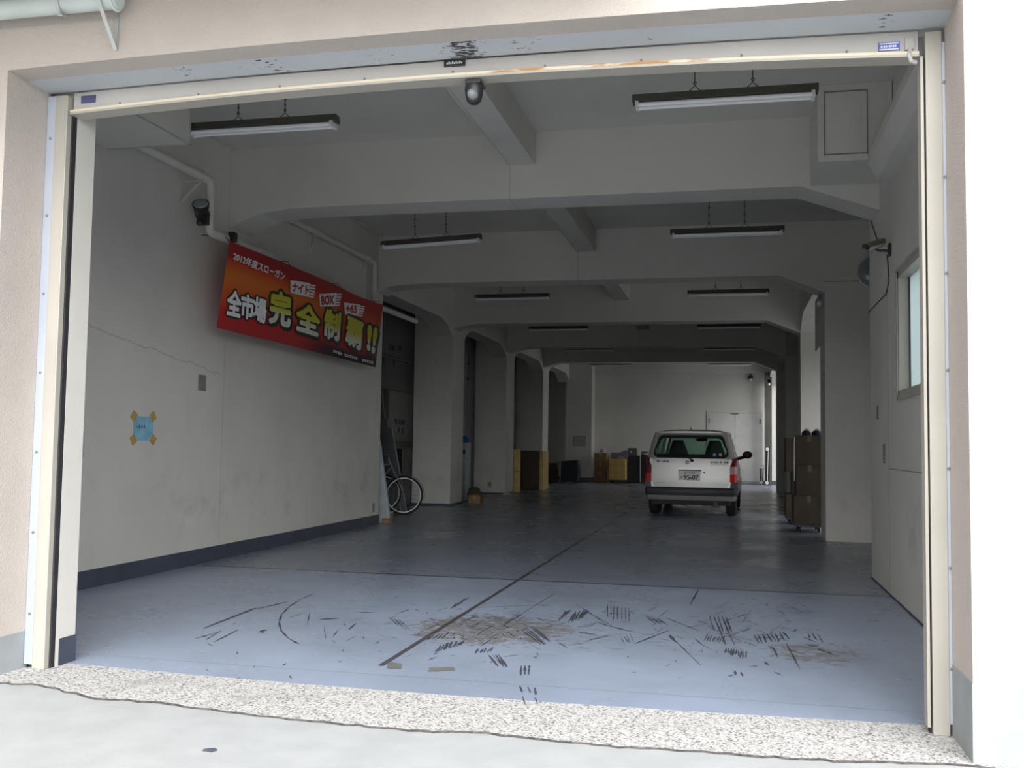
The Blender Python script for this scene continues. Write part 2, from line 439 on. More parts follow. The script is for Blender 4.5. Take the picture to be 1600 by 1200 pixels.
for p, q in zip(edge, edge[1:]):
    w0 = .004+.007*abs(math.sin(p[0]*7.3+1))*abs(math.sin(p[0]*2.1)); w1 = .004+.007*abs(math.sin(q[0]*7.3+1))*abs(math.sin(q[0]*2.1))
    mb.face([(p[0], p[1]+.0005, .0004), (p[0], p[1]-w0, -.0055), (q[0], q[1]-w1, -.0055), (q[0], q[1]+.0005, .0004)])
struct(mb, 'trim_7', M['crack'])
mb = MB().box(7.2, 30, -.4, 60, -.3, -.03); struct(mb, 'ground.001', M['street'])
mb = MB().box(-14, 30, -16, 60, -.45, -.3); struct(mb, 'ground.002', M['street'])

# ------------------------------------------------------------------ facade
FY = -.33
def soff_(x): t = (x-2.13)/2.25; return 3.088 - .028*t*t + .0195
mb = MB()
mb.box(-3.9, -.12, FY, 0, .19, soff_(-.12))
struct(mb, 'wall_front', M['stucco'])
# right jamb of the facade leans out a touch at mid height
mb = MB().box(4.385, 9.0, FY-.05, .0, .30, 3.3); struct(mb, 'wall_front.001', M['stucco'])
mb = MB()
NH = 24
hx = [-.12+(4.505)*i/NH for i in range(NH+1)]
def soff(x): t = (x-2.13)/2.25; return 3.088 - .028*t*t
low = [(x, soff(x)+.02) for x in hx]
mb.prism(low + [(9, soff(4.385)+.02), (9, 4.6), (-3.9, 4.6), (-3.9, soff(-.12)+.02)], 'y', FY, .02)
struct(mb, 'wall_front.002', M['stucco'])
# soffit: stucco band in front, peeling painted steel behind
def strip(name, mat, ya, yb, za, zb, th):
    mb = MB(); r = []
    for x in hx:
        z0, z1 = soff(x)+za, soff(x)+zb
        r.append([(x, ya, z0), (x, yb, z1), (x, yb, z1+th), (x, ya, z0+th)])
    mb.loft(r); return struct(mb, name, mat)
strip('trim_2', M['stucco'], FY, -.185, 0, -.002, .02)
strip('trim_3', M['peel'], -.185, -.012, -.004, -.010, .02)
mb = MB().box(-3.9, -.121, FY-.004, .0, -.02, .19); struct(mb, 'baseboard_front', M['plinth'])
mb = MB().box(4.381, 9.0, FY-.056, .0, -.02, .30); struct(mb, 'baseboard_front.001', M['plinth'])
# inner wall behind the left jamb and the return the eye sees
mb = MB().box(-3.7, .02, .035, .19, 0, ZC); struct(mb, 'wall_front.003', M['wall'])
mb = MB().box(-3.28, .024, .06, .196, 0, .14); struct(mb, 'baseboard_left', M['basebd'])
mb = MB().box(4.40, XR+.18, .035, .19, 0, ZC); struct(mb, 'wall_front.004', M['wall'])
mb = MB().box(-3.7, XR+.18, .06, .19, 3.1, ZC); struct(mb, 'wall_front.005', M['wall'])

# ------------------------------------------------------------------ roller shutter (bottom bar, guides, labels)
sh = thing('roller_shutter', 'raised grey roller shutter with rusty bottom bar and cream side guides at the entrance', 'shutter', (2.15, 0, 0))
mb = MB(); r = []
for x in [.02+4.26*i/NH for i in range(NH+1)]:
    b = hb(x); r.append([(x, .0, b-.014), (x, .0, soff(x)-.014), (x, .06, soff(x)-.014), (x, .06, b-.014)])
mb.loft(r); mb.build('curtain_slat', M['shutter'], sh)
mb = MB(); r = []
for x in [.02+4.26*i/NH for i in range(NH+1)]:
    b = hb(x); r.append([(x, -.028, b-.018), (x, -.03, b-.006), (x, -.004, b-.001), (x, -.0005, b-.018)])
mb.loft(r); mb.build('bottom_lip', M['rust'], sh)
mb = MB(); r = []
for x in [.02+4.26*i/NH for i in range(NH+1)]:
    b = hb(x); r.append([(x, -.03, b-.030), (x, -.03, b-.0185), (x, .07, b-.0185), (x, .07, b-.030)])
mb.loft(r); mb.build('bottom_bar', M['cream'], sh)
for i in range(9):
    x = .3+i*.46; MB().lathe([(.006, 0), (.006, -.004), (0, -.005)], (x, 0, hb(x)+.012), 'y', 8).build('screw', M['plate'], sh)
# guides
for side, (x0, x1) in (('l', (-.068, .0)), ('r', (4.305, 4.372))):
    mb = MB(); mb.box(x0, x1, -.03, .04, 0, soff(x0)-.03)
    if side == 'l': mb.box(.0, .009, -.036, .045, 0, soff(x0)-.035)
    else: mb.box(4.283, 4.297, -.03, .045, 0.03, hb(4.28)-.03)
    mb.build('guide_rail', M['cream'], sh, bevel=.003)
    mb = MB()
    if side == 'l': mb.box(.0091, .019, .0, .034, 0, hb(.02)-.03)
    else: mb.box(4.2972, 4.305, .0, .04, 0, hb(4.28)-.03)
    mb.build('guide_slot', M['dark'], sh)
    mb = MB()
    if side == 'l': mb.box(-.119, -.069, -.028, -.01, .02, soff(x0)-.03)
    else: mb.box(4.372, 4.3845, -.034, -.004, .05, 2.98)
    st = mb.build('edge_strip', M['whitestrip'], sh, bevel=.002)
    for k in range(7):
        z = .28+k*.42; sub(MB().lathe([(.007, 0), (.007, -.004), (0, -.006)], ((-.094 if side == 'l' else 4.378), -.028 if side == 'l' else -.034, z), 'y', 10), 'screw', M['plate'], st)
# hook plate at the right end
mb = MB().box(4.225, 4.262, -.012, 0, 2.965, 3.02)
mb.tube([(4.245, -.02, 2.965), (4.238, -.03, 2.935), (4.246, -.03, 2.905), (4.268, -.02, 2.90)], .010, 8)
mb.build('end_hook', M['shutter'], sh, bevel=.0)
# labels
def label_on(px0, py0, px1, py1, bars):
    a = at(px0, py0, 'y', -.003); c = at(px1, py1, 'y', -.003)
    x0, x1, z0, z1 = a.x, c.x, c.z, a.z
    o = MB().box(x0, x1, -.0035, -.0005, z0, z1).build('label', M['sticker'] if bars else M['oldlabel'], sh)
    if not bars: return
    w = x1-x0; h = z1-z0
    m = MB()
    m.box(x0+.06*w, x1-.06*w, -.0042, -.0036, z1-.22*h, z1-.10*h); m.box(x0+.06*w, x1-.06*w, -.0042, -.0036, z0+.08*h, z0+.24*h)
    if bars:
        xx = x0+.12*w
        for bw in (.05, .03, .06, .05, .03, .07, .04, .06, .05):
            m.box(xx, xx+bw*w, -.0042, -.0036, z0+.36*h, z0+.64*h); xx += (bw+.035)*w
    sub(m, 'printing', M['white'], o)
label_on(1372, 67, 1406, 78, True)
label_on(127, 150, 149, 160, False)
a = at(694, 94.5, 'y', -.006); c = at(727, 102.5, 'y', -.006)
o = MB().box(a.x, c.x, -.012, -.0005, c.z, a.z).build('maker_badge', M['black'], sh, bevel=.003)
m = MB(); w = c.x-a.x
for k in range(9): m.box(a.x+w*(.14+.085*k), a.x+w*(.14+.085*k+.05), -.0135, -.0121, c.z+.3*(a.z-c.z), c.z+(.55+.15*(k % 2))*(a.z-c.z))
sub(m, 'badge_lettering', M['white'], o)

# dome camera under the bar
P = at(741, 128, 'y', .03)
t = thing('dome_camera', 'small black dome security camera hanging below the middle of the shutter bar', 'camera', P)
b0 = hb(P.x)-.030
b0 -= .001; mb = MB().box(P.x-.036, P.x+.040, -.01, .07, b0-.022, b0); mb.build('mount', M['black'], t, bevel=.004)
mb = MB().lathe([(.0, -.022), (.044, -.022), (.046, -.04), (.042, -.075), (.036, -.098), (.022, -.112), (.0, -.115)], (P.x, .03, b0), 'z', 24)
h = mb.build('housing', M['black'], t, smooth=True)
mb = MB().lathe([(.0, -.046), (.010, -.044), (.020, -.036), (.025, -.022), (.026, 0)], (P.x+.002, .006, b0-.078), 'y', 20)
tag(sub(mb, 'lens', M['lensglass'], h, smooth=True), 'grey glossy lens')
mb = MB().tube([(P.x+.04, .03, b0-.03), (P.x+.056, .03, b0-.036)], .007, 8); sub(mb, 'side_screw', M['black'], h)

# ------------------------------------------------------------------ room shell
mb = MB().box(XL-.3, XL, .19, WE, 0, ZC); struct(mb, 'wall_left', M['wall_left'])
mb = MB().box(XL, XL+.006, .196, WE+.006, 0, .145); mb.box(XL-.3, XL+.006, WE, WE+.006, 0, .145); struct(mb, 'baseboard_left.001', M['basebd'])
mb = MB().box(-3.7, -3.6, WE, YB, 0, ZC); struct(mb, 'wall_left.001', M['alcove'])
mb = MB().box(-3.7, XR+.18, .19, 5.0, ZC, ZC+.3); mb.box(-3.7, 7.2, 5.0, 23.35, ZC, ZC+.3); mb.box(-3.7, 5.0, 23.35, YB+.2, ZC, ZC+.3); struct(mb, 'ceiling', M['ceil'])
mb = MB().box(-3.9, -3.7, .19, YB+.4, -.2, ZC+.3); struct(mb, 'wall_left.002', M['wall'])
mb = MB()                                             # back wall
mb.box(-3.7, 12.5, YB, YB+.2, 0, ZC); struct(mb, 'wall_back', M['wall'])
mb = MB().box(-3.2, 2.70, YB-.006, YB, 0, .13); mb.box(4.45, 10.5, YB-.006, YB, 0, .13); struct(mb, 'baseboard_back', M['basebd'])
mb = MB().box(-1.85, -.985, 27.2, YB, 0, ZC); struct(mb, 'pillar', M['wall'])
mb = MB().box(-1.85, -.98, 27.194, YB, 0, .13); struct(mb, 'baseboard_back.001', M['basebd'])
mb = MB().box(4.50, 4.715, 27.4, 27.6, 0, 3.57); struct(mb, 'trim_6', M['lamphouse'])
mb = MB().box(-.98, 5.0, 27.78, YB, 3.575, ZC); struct(mb, 'beam', M['wall'])

# near right wall with the frosted window
YE = 5.17
wy0, wy1 = at(1405, 600, 'x', XR).y, 0.6
zt = at(1405, 426, 'x', XR).z; zb_ = at(1406, 618, 'x', XR).z
wy1 = at(1405, 500, 'x', XR).y; wy0 = wy1-1.75
mb = MB()
mb.box(XR, XR+.18, .19, wy0, 0, ZC); mb.box(XR, XR+.18, wy1, YE, 0, ZC)
mb.box(XR, XR+.18, wy0, wy1, 0, zb_); mb.box(XR, XR+.18, wy0, wy1, zt, ZC)
struct(mb, 'wall_right', M['wall'])
win = thing('window_1', None, None, (XR, wy1, zb_)); win['kind'] = 'structure'
mb = MB()
for (a0, a1, c0, c1) in ((wy0, wy1, zt-.045, zt), (wy0, wy1, zb_, zb_+.035), (wy1-.045, wy1, zb_, zt), (wy0, wy0+.045, zb_, zt)):
    mb.box(XR-.012, XR+.10, a0, a1, c0, c1)
mb.box(XR-.02, XR, wy0-.03, wy1+.03, zb_-.035, zb_); mb.box(XR-.02, XR, wy1, wy1+.03, zb_-.03, zt+.03); mb.box(XR-.02, XR, wy0, wy1+.03, zt, zt+.03)
mb.build('window_frame', M['cream'], win)
mb = MB().box(XR+.06, XR+.085, wy1-.075, wy1-.045, zb_+.035, zt-.045); mb.build('sash', M['black'], win)
mb = MB().box(XR+.07, XR+.076, wy0+.045, wy1-.07, zb_+.035, zt-.045); mb.build('pane', M['frost'], win)
mb = MB().box(XR-.006, XR, .2, YE+.006, 0, .012); struct(mb, 'baseboard_right', M['basebd'])
# door leaf seams in the right wall
dy = at(1389, 700, 'x', XR).y
mb = MB().box(XR-.002, XR+.001, dy-.004, dy+.004, .02, 2.62); mb.box(XR-.002, XR+.001, dy-2.2, dy, 1.035, 1.041)
struct(mb, 'trim_4', M['plate'])
def slot(px, py0, py1, lab):
    p = at(px, py0, 'x', XR); q = at(px, py1, 'x', XR)
    t = thing('vent_slot', lab, 'vent', (XR, p.y, q.z), 'slotted grilles in the right wall')
    MB().box(XR-.010, XR, p.y-.045, p.y+.045, q.z, p.z).build('grille_frame', M['plate'], t, bevel=.003)
    m = MB()
    n = 6
    for k in range(n): m.box(XR-.012, XR-.0101, p.y-.035, p.y+.035, q.z+(p.z-q.z)*(k+.25)/n, q.z+(p.z-q.z)*(k+.6)/n)
    m.build('slats', M['black'], t)
slot(1372.5, 634, 655, 'upper shorter dark slotted grille on the right wall below the bullet camera')
slot(1383, 694, 724, 'lower longer dark slotted grille on the right wall beside the door seam')

# pillars (left ones stand clear of the side wall; right ones carry cross walls)
for i, y in enumerate(BY):
    if i >= 2:
        mb = MB().box(PX-.76, PX, y, y+.85, 0, ZC); struct(mb, 'pillar.%03d' % (10+i), M['wall'])
        mb = MB().box(PX-.765, PX+.006, y-.006, y+.856, 0, .045); struct(mb, 'baseboard_left.%03d' % (10+i), M['basebd'])
    if i >= 1:
        mb = MB().box(4.665, 7.2, y, y+.70, 0, ZC); struct(mb, 'pillar.%03d' % (20+i), M['wall'])
# haunched edge beams along the aisle, left and right
def arch(y0, y1, x0, x1, name):
    pts = [(y0, 3.25), (y0+.13, 3.35), (y0+.32, 3.44), (y0+.62, 3.505), (y1-.75, 3.505), (y1-.4, 3.43), (y1-.18, 3.33), (y1, 3.24), (y1, ZC), (y0, ZC)]
    struct(MB().prism(pts, 'x', x0, x1), name, M['wall'])
ys = [WE] + [v for y in BY[2:] for v in (y, y+.85)] + [27.2]
for k in range(0, len(ys), 2): arch(ys[k], ys[k+1], PX-.38, PX, 'beam.%03d' % (10+k))
ys = [v for y in BY[1:] for v in (y, y+.70)] + [27.78]
for k in range(1, len(ys), 2): arch(ys[k], ys[k+1], 4.665, XR+.34, 'beam.%03d' % (30+k))
# cross beams with haunches
for i, y in enumerate(BY):
    zb = ZB[i]; xl = XL if i < 2 else PX
    if i == 0: L = [(XL, 3.36), (-1.40, 3.43), (-1.2, 3.50), (-.9, 3.535), (-.5, zb)]
    elif i == 1: L = [(XL, 3.36), (-1.42, 3.43), (-1.2, 3.46), (-.8, zb)]
    else: L = [(PX, 3.37), (-1.55, 3.42), (-1.25, zb)]
    xr = XR if i == 0 else 4.664
    Rr = [(4.08, zb), (xr, zb-.24)]
    poly = L + Rr + [(xr, ZC), (L[0][0], ZC)]
    struct(MB().prism(poly, 'y', y, y+BT), 'beam.%03d' % (i+1), M['ceil'])
# long secondary beam in the middle
sy = [.19] + [v for y in BY for v in (y, y+BT)] + [27.78]
a0 = at(790, 253, 'y', BY[0]); 
for k in range(0, len(sy), 2):
    struct(MB().box(1.375, 1.645, sy[k], sy[k+1], 3.865, ZC), 'beam.%03d' % (40+k), M['ceil'])

struct(MB().box(4.70, 5.5, 9.49, 10.75, 2.64, 3.4), 'beam.050', M['wall'])
struct(MB().box(4.668, 7.2, BY[1]-.003, BY[1]-.0002, 3.37, 3.38), 'trim_5', M['plate'])
# alcove side walls on the right: the third bay has a window, the last bay is open to the yard
mb = MB()
mb.box(7.0, 7.2, 5.0, 9.7, 0, ZC); mb.box(7.0, 7.2, 13.3, 23.3, 0, ZC); mb.box(7.0, 7.2, 9.7, 13.3, 0, .5); mb.box(7.0, 7.2, 9.7, 13.3, 2.9, ZC)
mb.box(XR+.18, 7.0, 5.0, YE, 0, ZC)
struct(mb, 'wall_right.001', M['wall'])
w2 = thing('window_2', None, None, (7.0, 11.5, .9)); w2['kind'] = 'structure'
mb = MB()
for (a0, a1, c0, c1) in ((9.7, 13.3, .5, .56), (9.7, 13.3, 2.84, 2.9), (9.7, 9.76, .5, 2.9), (13.24, 13.3, .5, 2.9), (11.47, 11.53, .5, 2.9)): mb.box(7.04, 7.12, a0, a1, c0, c1)
mb.build('window_frame', M['cream'], w2)

# back double door
dl = at(1107, 755, 'y', YB-.03).x; dr = at(1190, 757, 'y', YB-.03).x; dz = at(1148, 645, 'y', YB).z
d = thing('door_1', None, None, (dl, YB, 0)); d['kind'] = 'structure'
mb = MB().box(dl-.05, dl, YB-.03, YB-.002, 0, dz+.05); mb.box(dr, dr+.05, YB-.03, YB-.002, 0, dz+.05); mb.box(dl, dr, YB-.03, YB-.002, dz, dz+.05)
mb.build('door_frame', M['door'], d)
mid = (dl+dr)/2
for x0, x1 in ((dl+.008, mid-.006), (mid+.006, dr-.008)):
    mb = MB().box(x0, x1, YB-.026, YB-.004, .10, dz-.01); lf = mb.build('door_leaf', M['door'], d, bevel=.003)
    mb = MB().box(x0, x1, YB-.024, YB-.006, .012, .099); sub(mb, 'kick_plate', M['plate_green'], lf)
mb = MB().box(mid-.12, mid+.12, YB-.05, YB-.03, dz-.05, dz+.0); mb.build('door_closer', M['greyobj'], d, bevel=.004)
for x in (dl+.01, dr-.03):
    for z in (.4, dz-.35):
        MB().box(x, x+.03, YB-.045, YB-.026, z, z+.16).build('hinge', M['plate'], d)

# ------------------------------------------------------------------ ceiling boxes
def hatch_box(name, lab, x0, x1, y0, y1, z0, front):
    t = thing(name, lab, 'ceiling box', ((x0+x1)/2, (y0+y1)/2, z0))
    MB().box(x0, x1, y0, y1, z0, ZC).build('casing', M['wall'], t, bevel=.004)
    m = MB()
    if front:
        w = .008
        a0, a1, c0, c1 = x0+.05, x1-.19, z0+.05, ZC-.06
        for q in ((a0, a1, c0, c0+w), (a0, a1, c1-w, c1), (a0, a0+w, c0, c1), (a1-w, a1, c0, c1)):
            m.box(q[0], q[1], y0-.006, y0, q[2], q[3])
    else:
        w = .012
        for q in ((x0, x1, y1-w, y1), (x0, x1, y0, y0+w), (x1-w, x1, y0, y1)): m.box(q[0]+.001, q[1]+.006, q[2], q[3], z0-.006, z0)
        m.box(x1, x1+.006, y1-.03, y1-.018, z0, ZC-.05)
    m.build('hatch_rim', M['plate'] if front else M['galv'], t)
hatch_box('ceiling_box', 'off-white boxed casing with a hatch at the right end of the first beam', 4.165, 4.745, 3.72, 4.49, 3.54, True)
hatch_box('ceiling_box.001', 'off-white boxed casing under the ceiling in the front left corner above the wall pipe', -1.42, -.69, .55, 2.32, 3.52, False)
# sloping duct along the right wall
t = thing('cable_duct', 'off-white boxed duct running along the top of the right wall beside the hatch box', 'duct', (4.6, 2, 3.3))
mb = MB().prism([(4.55, 3.50), (4.62, 3.36), (4.749, 3.36), (4.749, 3.58), (4.55, 3.58)], 'y', .4, 3.7); mb.build('duct_body', M['wall'], t)

# ------------------------------------------------------------------ fluorescent lights
def make_light(loc, label, tubes=2):
    t = thing('ceiling_light', label, 'light', (0, 0, 0), 'fluorescent lights hanging from the ceiling', local=True)
    L = .64
    m = MB(); m.prism([(-.035, .055), (.035, .055), (.06, .0), (-.06, .0)], 'x', -L, L); m.build('housing', M['lamphouse'], t, bevel=.003)
    for k, y in enumerate((-.035, .035)[:tubes]):
        m = MB().tube([(-L+.035, y, -.024), (L-.035, y, -.024)], .0165, 12); tb = m.build('tube', M['tube'], t, smooth=True)
        for s_ in (-1, 1): sub(MB().box(s_*(L-.035)-.012, s_*(L-.035)+.012, y-.018, y+.018, -.045, .0), 'lamp_holder', M['whitepl'], tb)
    top = ZC-3.655
    for x in (-.2, .2):
        m = MB()
        m.tube([(x, 0, .10), (x, 0, top)], .0035, 6)
        z = .12; k = 0
        while z < top-.03:
            m.torus((x, 0, z), .011, .0032, 'x' if k % 2 else 'y', 8, 5); z += .045; k += 1
        m.tube([(x-.05, 0, .055), (x, 0, .10), (x+.05, 0, .055)], .0035, 6)
        m.build('chain', M['pipeblack'], t)
    t.location = loc
    return t
LZ = 3.655
left_l = ['fluorescent light next to the front left ceiling box', 'slightly skewed fluorescent light between first and second beams left of the middle joist',
          'fluorescent light above the first arch, left of the joist in the third bay', 'left light of the fourth bay from the entrance', 'left light of the fifth bay from the entrance', 'left light of the last bay before the back wall']
right_l = ['twin-tube fluorescent light beside the hatch box, largest of all the lights', 'right fluorescent light between the first and second beams, near the bullet camera',
           'right fluorescent light of the third bay from the entrance', 'right fluorescent light of the fourth bay from the entrance', 'right fluorescent light of the fifth bay, above the van', 'right fluorescent light of the last bay near the double door']
LY = [2.4, 6.85, 11.4, 15.9, 20.5, 25.2]
first = None
for side, xc, labs in (('r', 3.42, right_l), ('l', -.13, left_l)):
    for k, y in enumerate(LY):
        if first is None: first = make_light((xc, y, LZ), labs[k]); o = first
        else:
            o = copy_tree(first); o.location = (xc, y, LZ); o['label'] = labs[k]
        if side == 'l' and k == 1: o.rotation_euler = (0, math.radians(-2.4), 0)

# ------------------------------------------------------------------ wall pipe on the left
def bend(pts, r=.07, n=5):
    pts = [Vector(p) for p in pts]; out = [pts[0]]
    for a, b, c in zip(pts, pts[1:], pts[2:]):
        d1 = (a-b).normalized(); d2 = (c-b).normalized(); rr = min(r, (a-b).length*.45, (c-b).length*.45)
        for k in range(n+1):
            t_ = k/n; out.append((b+d1*rr)*(1-t_)**2 + b*2*t_*(1-t_) + (b+d2*rr)*t_**2)
    return out + [pts[-1]]
XP = -1.33
zA = at(300, 266, 'x', XP).z
q1 = at(327, 283, 'x', XP); q2 = at(328, 364, 'x', XP); yv = min(q1.y, BY[0]-.06)
z1 = at(327, 283, 'y', yv).z; z2 = at(328, 362, 'y', yv).z
xv = at(328, 320, 'y', yv).x
pe = at(445, 347, 'x', -1.36); p3 = at(585, 410, 'x', -1.36); y3 = BY[1]-.07
x3 = -1.45; y3 = at(585, 430, 'x', x3).y; z3 = at(585, 410, 'y', y3).z; z4 = at(586, 476, 'y', y3).z
t = thing('wall_pipe', 'cream pipe along the top of the left wall dropping under each beam', 'pipe', (XP, yv, z2))
mb = MB().tube(bend([(xv, .9, z1), (xv, yv, z1), (xv, yv, z2), (xv, 5.0, z2)]), .042, 12); mb.build('pipe_run', M['pvc'], t, smooth=True)
yz = at(445, 347, 'x', -1.38)
mb = MB().tube(bend([(x3, BY[0]+BT+.03, z3), (x3, y3, z3), (x3, y3, z4), (x3, 10.3, z4)]), .04, 12); mb.build('pipe_run', M['pvc'], t, smooth=True)
mb = MB().tube(bend([(xv, 5.15, z2), (xv, 5.25, z2), (x3, 5.3, z3), (x3, 5.4, z3)]), .03, 8)
mb.bm.free(); 
def bracket(y, z, x):
    m = MB(); m.bar((XL, y, z-.05), (x+.03, y, z-.05), .03, .008); m.bar((XL, y, z-.26), (x+.0, y, z-.055), .03, .008); m.bar((XL+.004, y, z-.27), (XL+.004, y, z-.045), .03, .008)
    m.torus((x, y, z), .046, .006, 'y', 16, 5)
    m.build('bracket', M['pvc'], t)
bracket(yv-.18, z1, xv); bracket(yv-2.2, z1, xv); bracket(6.4, z3, x3); bracket(y3-.25, z3, x3)
mb = MB().tube([(xv, yv, z1-.30), (xv, yv, z1-.27)], .048, 12); mb.build('collar', M['pvc'], t)

# flood lamp on the pipe
lx = xv-.02; lz = at(326, 338, 'y', yv).z
t = thing('flood_lamp', 'small black flood lamp with a glass face fixed to the wall pipe', 'lamp', (lx, yv-.1, lz))
mb = MB().box(lx-.05, lx+.05, yv-.10, yv-.044, lz-.10, lz+.03); mb.tube([(lx-.06, yv-.08, lz-.04), (lx-.06, yv-.14, lz+.04)], .008, 6); mb.tube([(lx+.07, yv-.08, lz-.02), (lx+.07, yv-.14, lz+.05)], .008, 6)
mb.build('mount', M['black'], t, bevel=.006)
C = Vector((lx+.02, yv-.15, lz+.05))
mb = MB(); dr_ = Vector((.25, -.75, .62)).normalized(); rg = []
ux = dr_.orthogonal().normalized(); vx = dr_.cross(ux)
for r_, k in ((.03, -.07), (.05, -.05), (.072, 0), (.078, .03), (.078, .04)): rg.append([C+dr_*k+(ux*math.cos(a*2*PI/20)+vx*math.sin(a*2*PI/20))*r_ for a in range(20)])
mb.loft(rg); mb.build('lamp_head', M['black'], t, smooth=True)
mb = MB(); mb.loft([[C+dr_*k+(ux*math.cos(a*2*PI/20)+vx*math.sin(a*2*PI/20))*r_ for a in range(20)] for r_, k in ((.068, .0405), (.06, .05), (.03, .055))]); mb.build('glass', M['lensglass'], t, smooth=True)
mb = MB().sphere((lx-.01, yv-.12, lz-.085), .032); mb.build('sensor', M['gloss'], t, smooth=True)

# ------------------------------------------------------------------ banner
XB = -1.235
def bp(px, py, o=0.): return at(px, py, 'x', XB+o)
def bpq(q, o=0.): return [bp(x, y, o) for x, y in q]
bt = thing('banner', 'red and orange cloth slogan banner with yellow lettering hanging on the left wall', 'banner', bp(470, 560))
top = [(358, 376), (405, 395), (455, 415.5), (495, 432), (532, 449), (562, 464), (599, 476.5)]
bot = [(338, 512), (380, 522.5), (425, 533), (467, 543.5), (507, 554), (546, 563.5), (586, 574)]
mb = MB(); bm = mb.bm; uvl = bm.loops.layers.uv.new('UVMap'); nu, nv = 42, 12
def lerp_poly(P, t):
    t *= len(P)-1; i = min(int(t), len(P)-2); f = t-i
    return Vector(P[i])*(1-f)+Vector(P[i+1])*f
G = []
for i in range(nu+1):
    u = i/nu; A = lerp_poly(bot, u); B = lerp_poly(top, u); row = []
    a3, b3 = bp(*A), bp(*B)
    for j in range(nv+1):
        v = j/nv; p = a3*(1-v)+b3*v
        p.x += .006*math.sin(u*21+v*2)*(1-.3*v)
        row.append(bm.verts.new(p))
    G.append(row)
for i in range(nu):
    for j in range(nv):
        f = bm.faces.new([G[i][j], G[i+1][j], G[i+1][j+1], G[i][j+1]])
        for lp, (a_, b_) in zip(f.loops, ((i, j), (i+1, j), (i+1, j+1), (i, j+1))): lp[uvl].uv = (a_/nu, b_/nv)
def bannermat():
    m, nt, b = newmat('printed_banner_cloth')
    uv = nd(nt, 'ShaderNodeUVMap'); sp = nd(nt, 'ShaderNodeSeparateXYZ'); nt.links.new(uv.outputs[0], sp.inputs[0]); U, Vv = sp.outputs[0], sp.outputs[1]
    cr = nd(nt, 'ShaderNodeValToRGB'); nt.links.new(Vv, cr.inputs[0]); el = cr.color_ramp.elements
    el[0].position = 0; el[0].color = (.36, .012, .018, 1); el[1].position = 1; el[1].color = (.30, .006, .010, 1)
    for p, c in ((.22, (.50, .02, .018)), (.45, (.60, .10, .012)), (.62, (.60, .16, .012)), (.78, (.55, .06, .012)), (.83, (.36, .010, .010))):
        e = el.new(p); e.color = (*c, 1)
    c = mixc(nt, mth(nt, 'MULTIPLY', ramp(nt, U, .25, 1.0), .65), cr.outputs[0], (.42, .025, .012))
    dk = mth(nt, 'MULTIPLY', ramp(nt, U, .42, .72), mth(nt, 'SUBTRACT', 1, ramp(nt, mth(nt, 'ADD', Vv, mth(nt, 'MULTIPLY', noise(nt, 4, 3, .6, uv.outputs[0]), .1)), .14, .30)))
    c = mixc(nt, dk, c, (.012, .008, .012))
    nt.links.new(c, b.inputs['Base Color']); b.inputs['Roughness'].default_value = .6
    return m
me = mb.build('cloth', bannermat(), bt, smooth=True)
def lettermat():
    m, nt, b = newmat('yellow_white_lettering')
    uv = nd(nt, 'ShaderNodeUVMap'); sp = nd(nt, 'ShaderNodeSeparateXYZ'); nt.links.new(uv.outputs[0], sp.inputs[0])
    nt.links.new(mixc(nt, ramp(nt, sp.outputs[1], .12, .55), (.62, .64, .52), (.52, .50, .03)), b.inputs['Base Color']); b.inputs['Roughness'].default_value = .6
    return m
M['ylw'] = lettermat()
def letters(items, mat, name, bold, o, uvs=False):
    m = MB()
    lay = m.bm.loops.layers.uv.new('UVMap') if uvs else None
    for body, q in items:
        n0 = len(m.bm.faces); q3 = bpq(q, o); text_quad(m, body, q3, bold)
        if uvs:
            m.bm.faces.ensure_lookup_table(); zt_ = (q3[0].z+q3[1].z)/2; zb2 = (q3[2].z+q3[3].z)/2
            for f in m.bm.faces[n0:]:
                for lp in f.loops: lp[lay].uv = (.5, (lp.vert.co.z-zb2 - .0)/(zt_-zb2))
    return m.build(name, mat, bt)
big = [('完', [(424.5, 454), (455, 461), (452.5, 511), (421, 503)]), ('全', [(466, 471), (500, 485), (497.5, 525), (462.5, 514)]),
       ('制', [(509, 482.5), (532.5, 490), (529, 532), (506, 526)]), ('覇', [(544, 495), (567.5, 506), (564, 547), (540, 535)]),
       ('!!', [(576, 509), (589.5, 514), (584.5, 551), (574, 545)])]
shd = [(b_, [(x+1.2, y+2.2) for x, y in q]) for b_, q in big]
letters(shd, M['black'], 'lettering_shadow', .13, .011)
letters(big, M['black'], 'lettering_outline', .135, .012)
letters(big, M['ylw'], 'lettering', .045, .015, True)
mid_ = [('全', [(357.5, 452.5), (378, 458.5), (375.5, 495.5), (354, 490)]), ('市', [(378.5, 458.5), (398, 464), (395.5, 500), (376, 495)]), ('場', [(398.5, 464), (417, 470), (414.5, 505), (396, 500)])]
letters(mid_, M['black'], 'lettering_outline', .125, .012)
letters(mid_, M['white'], 'lettering', .042, .015)
letters([('2012年度スローガン', [(366, 393.5), (446, 426), (444, 438.5), (364, 405.5)])], M['white'], 'lettering', .03, .013)
m = MB()
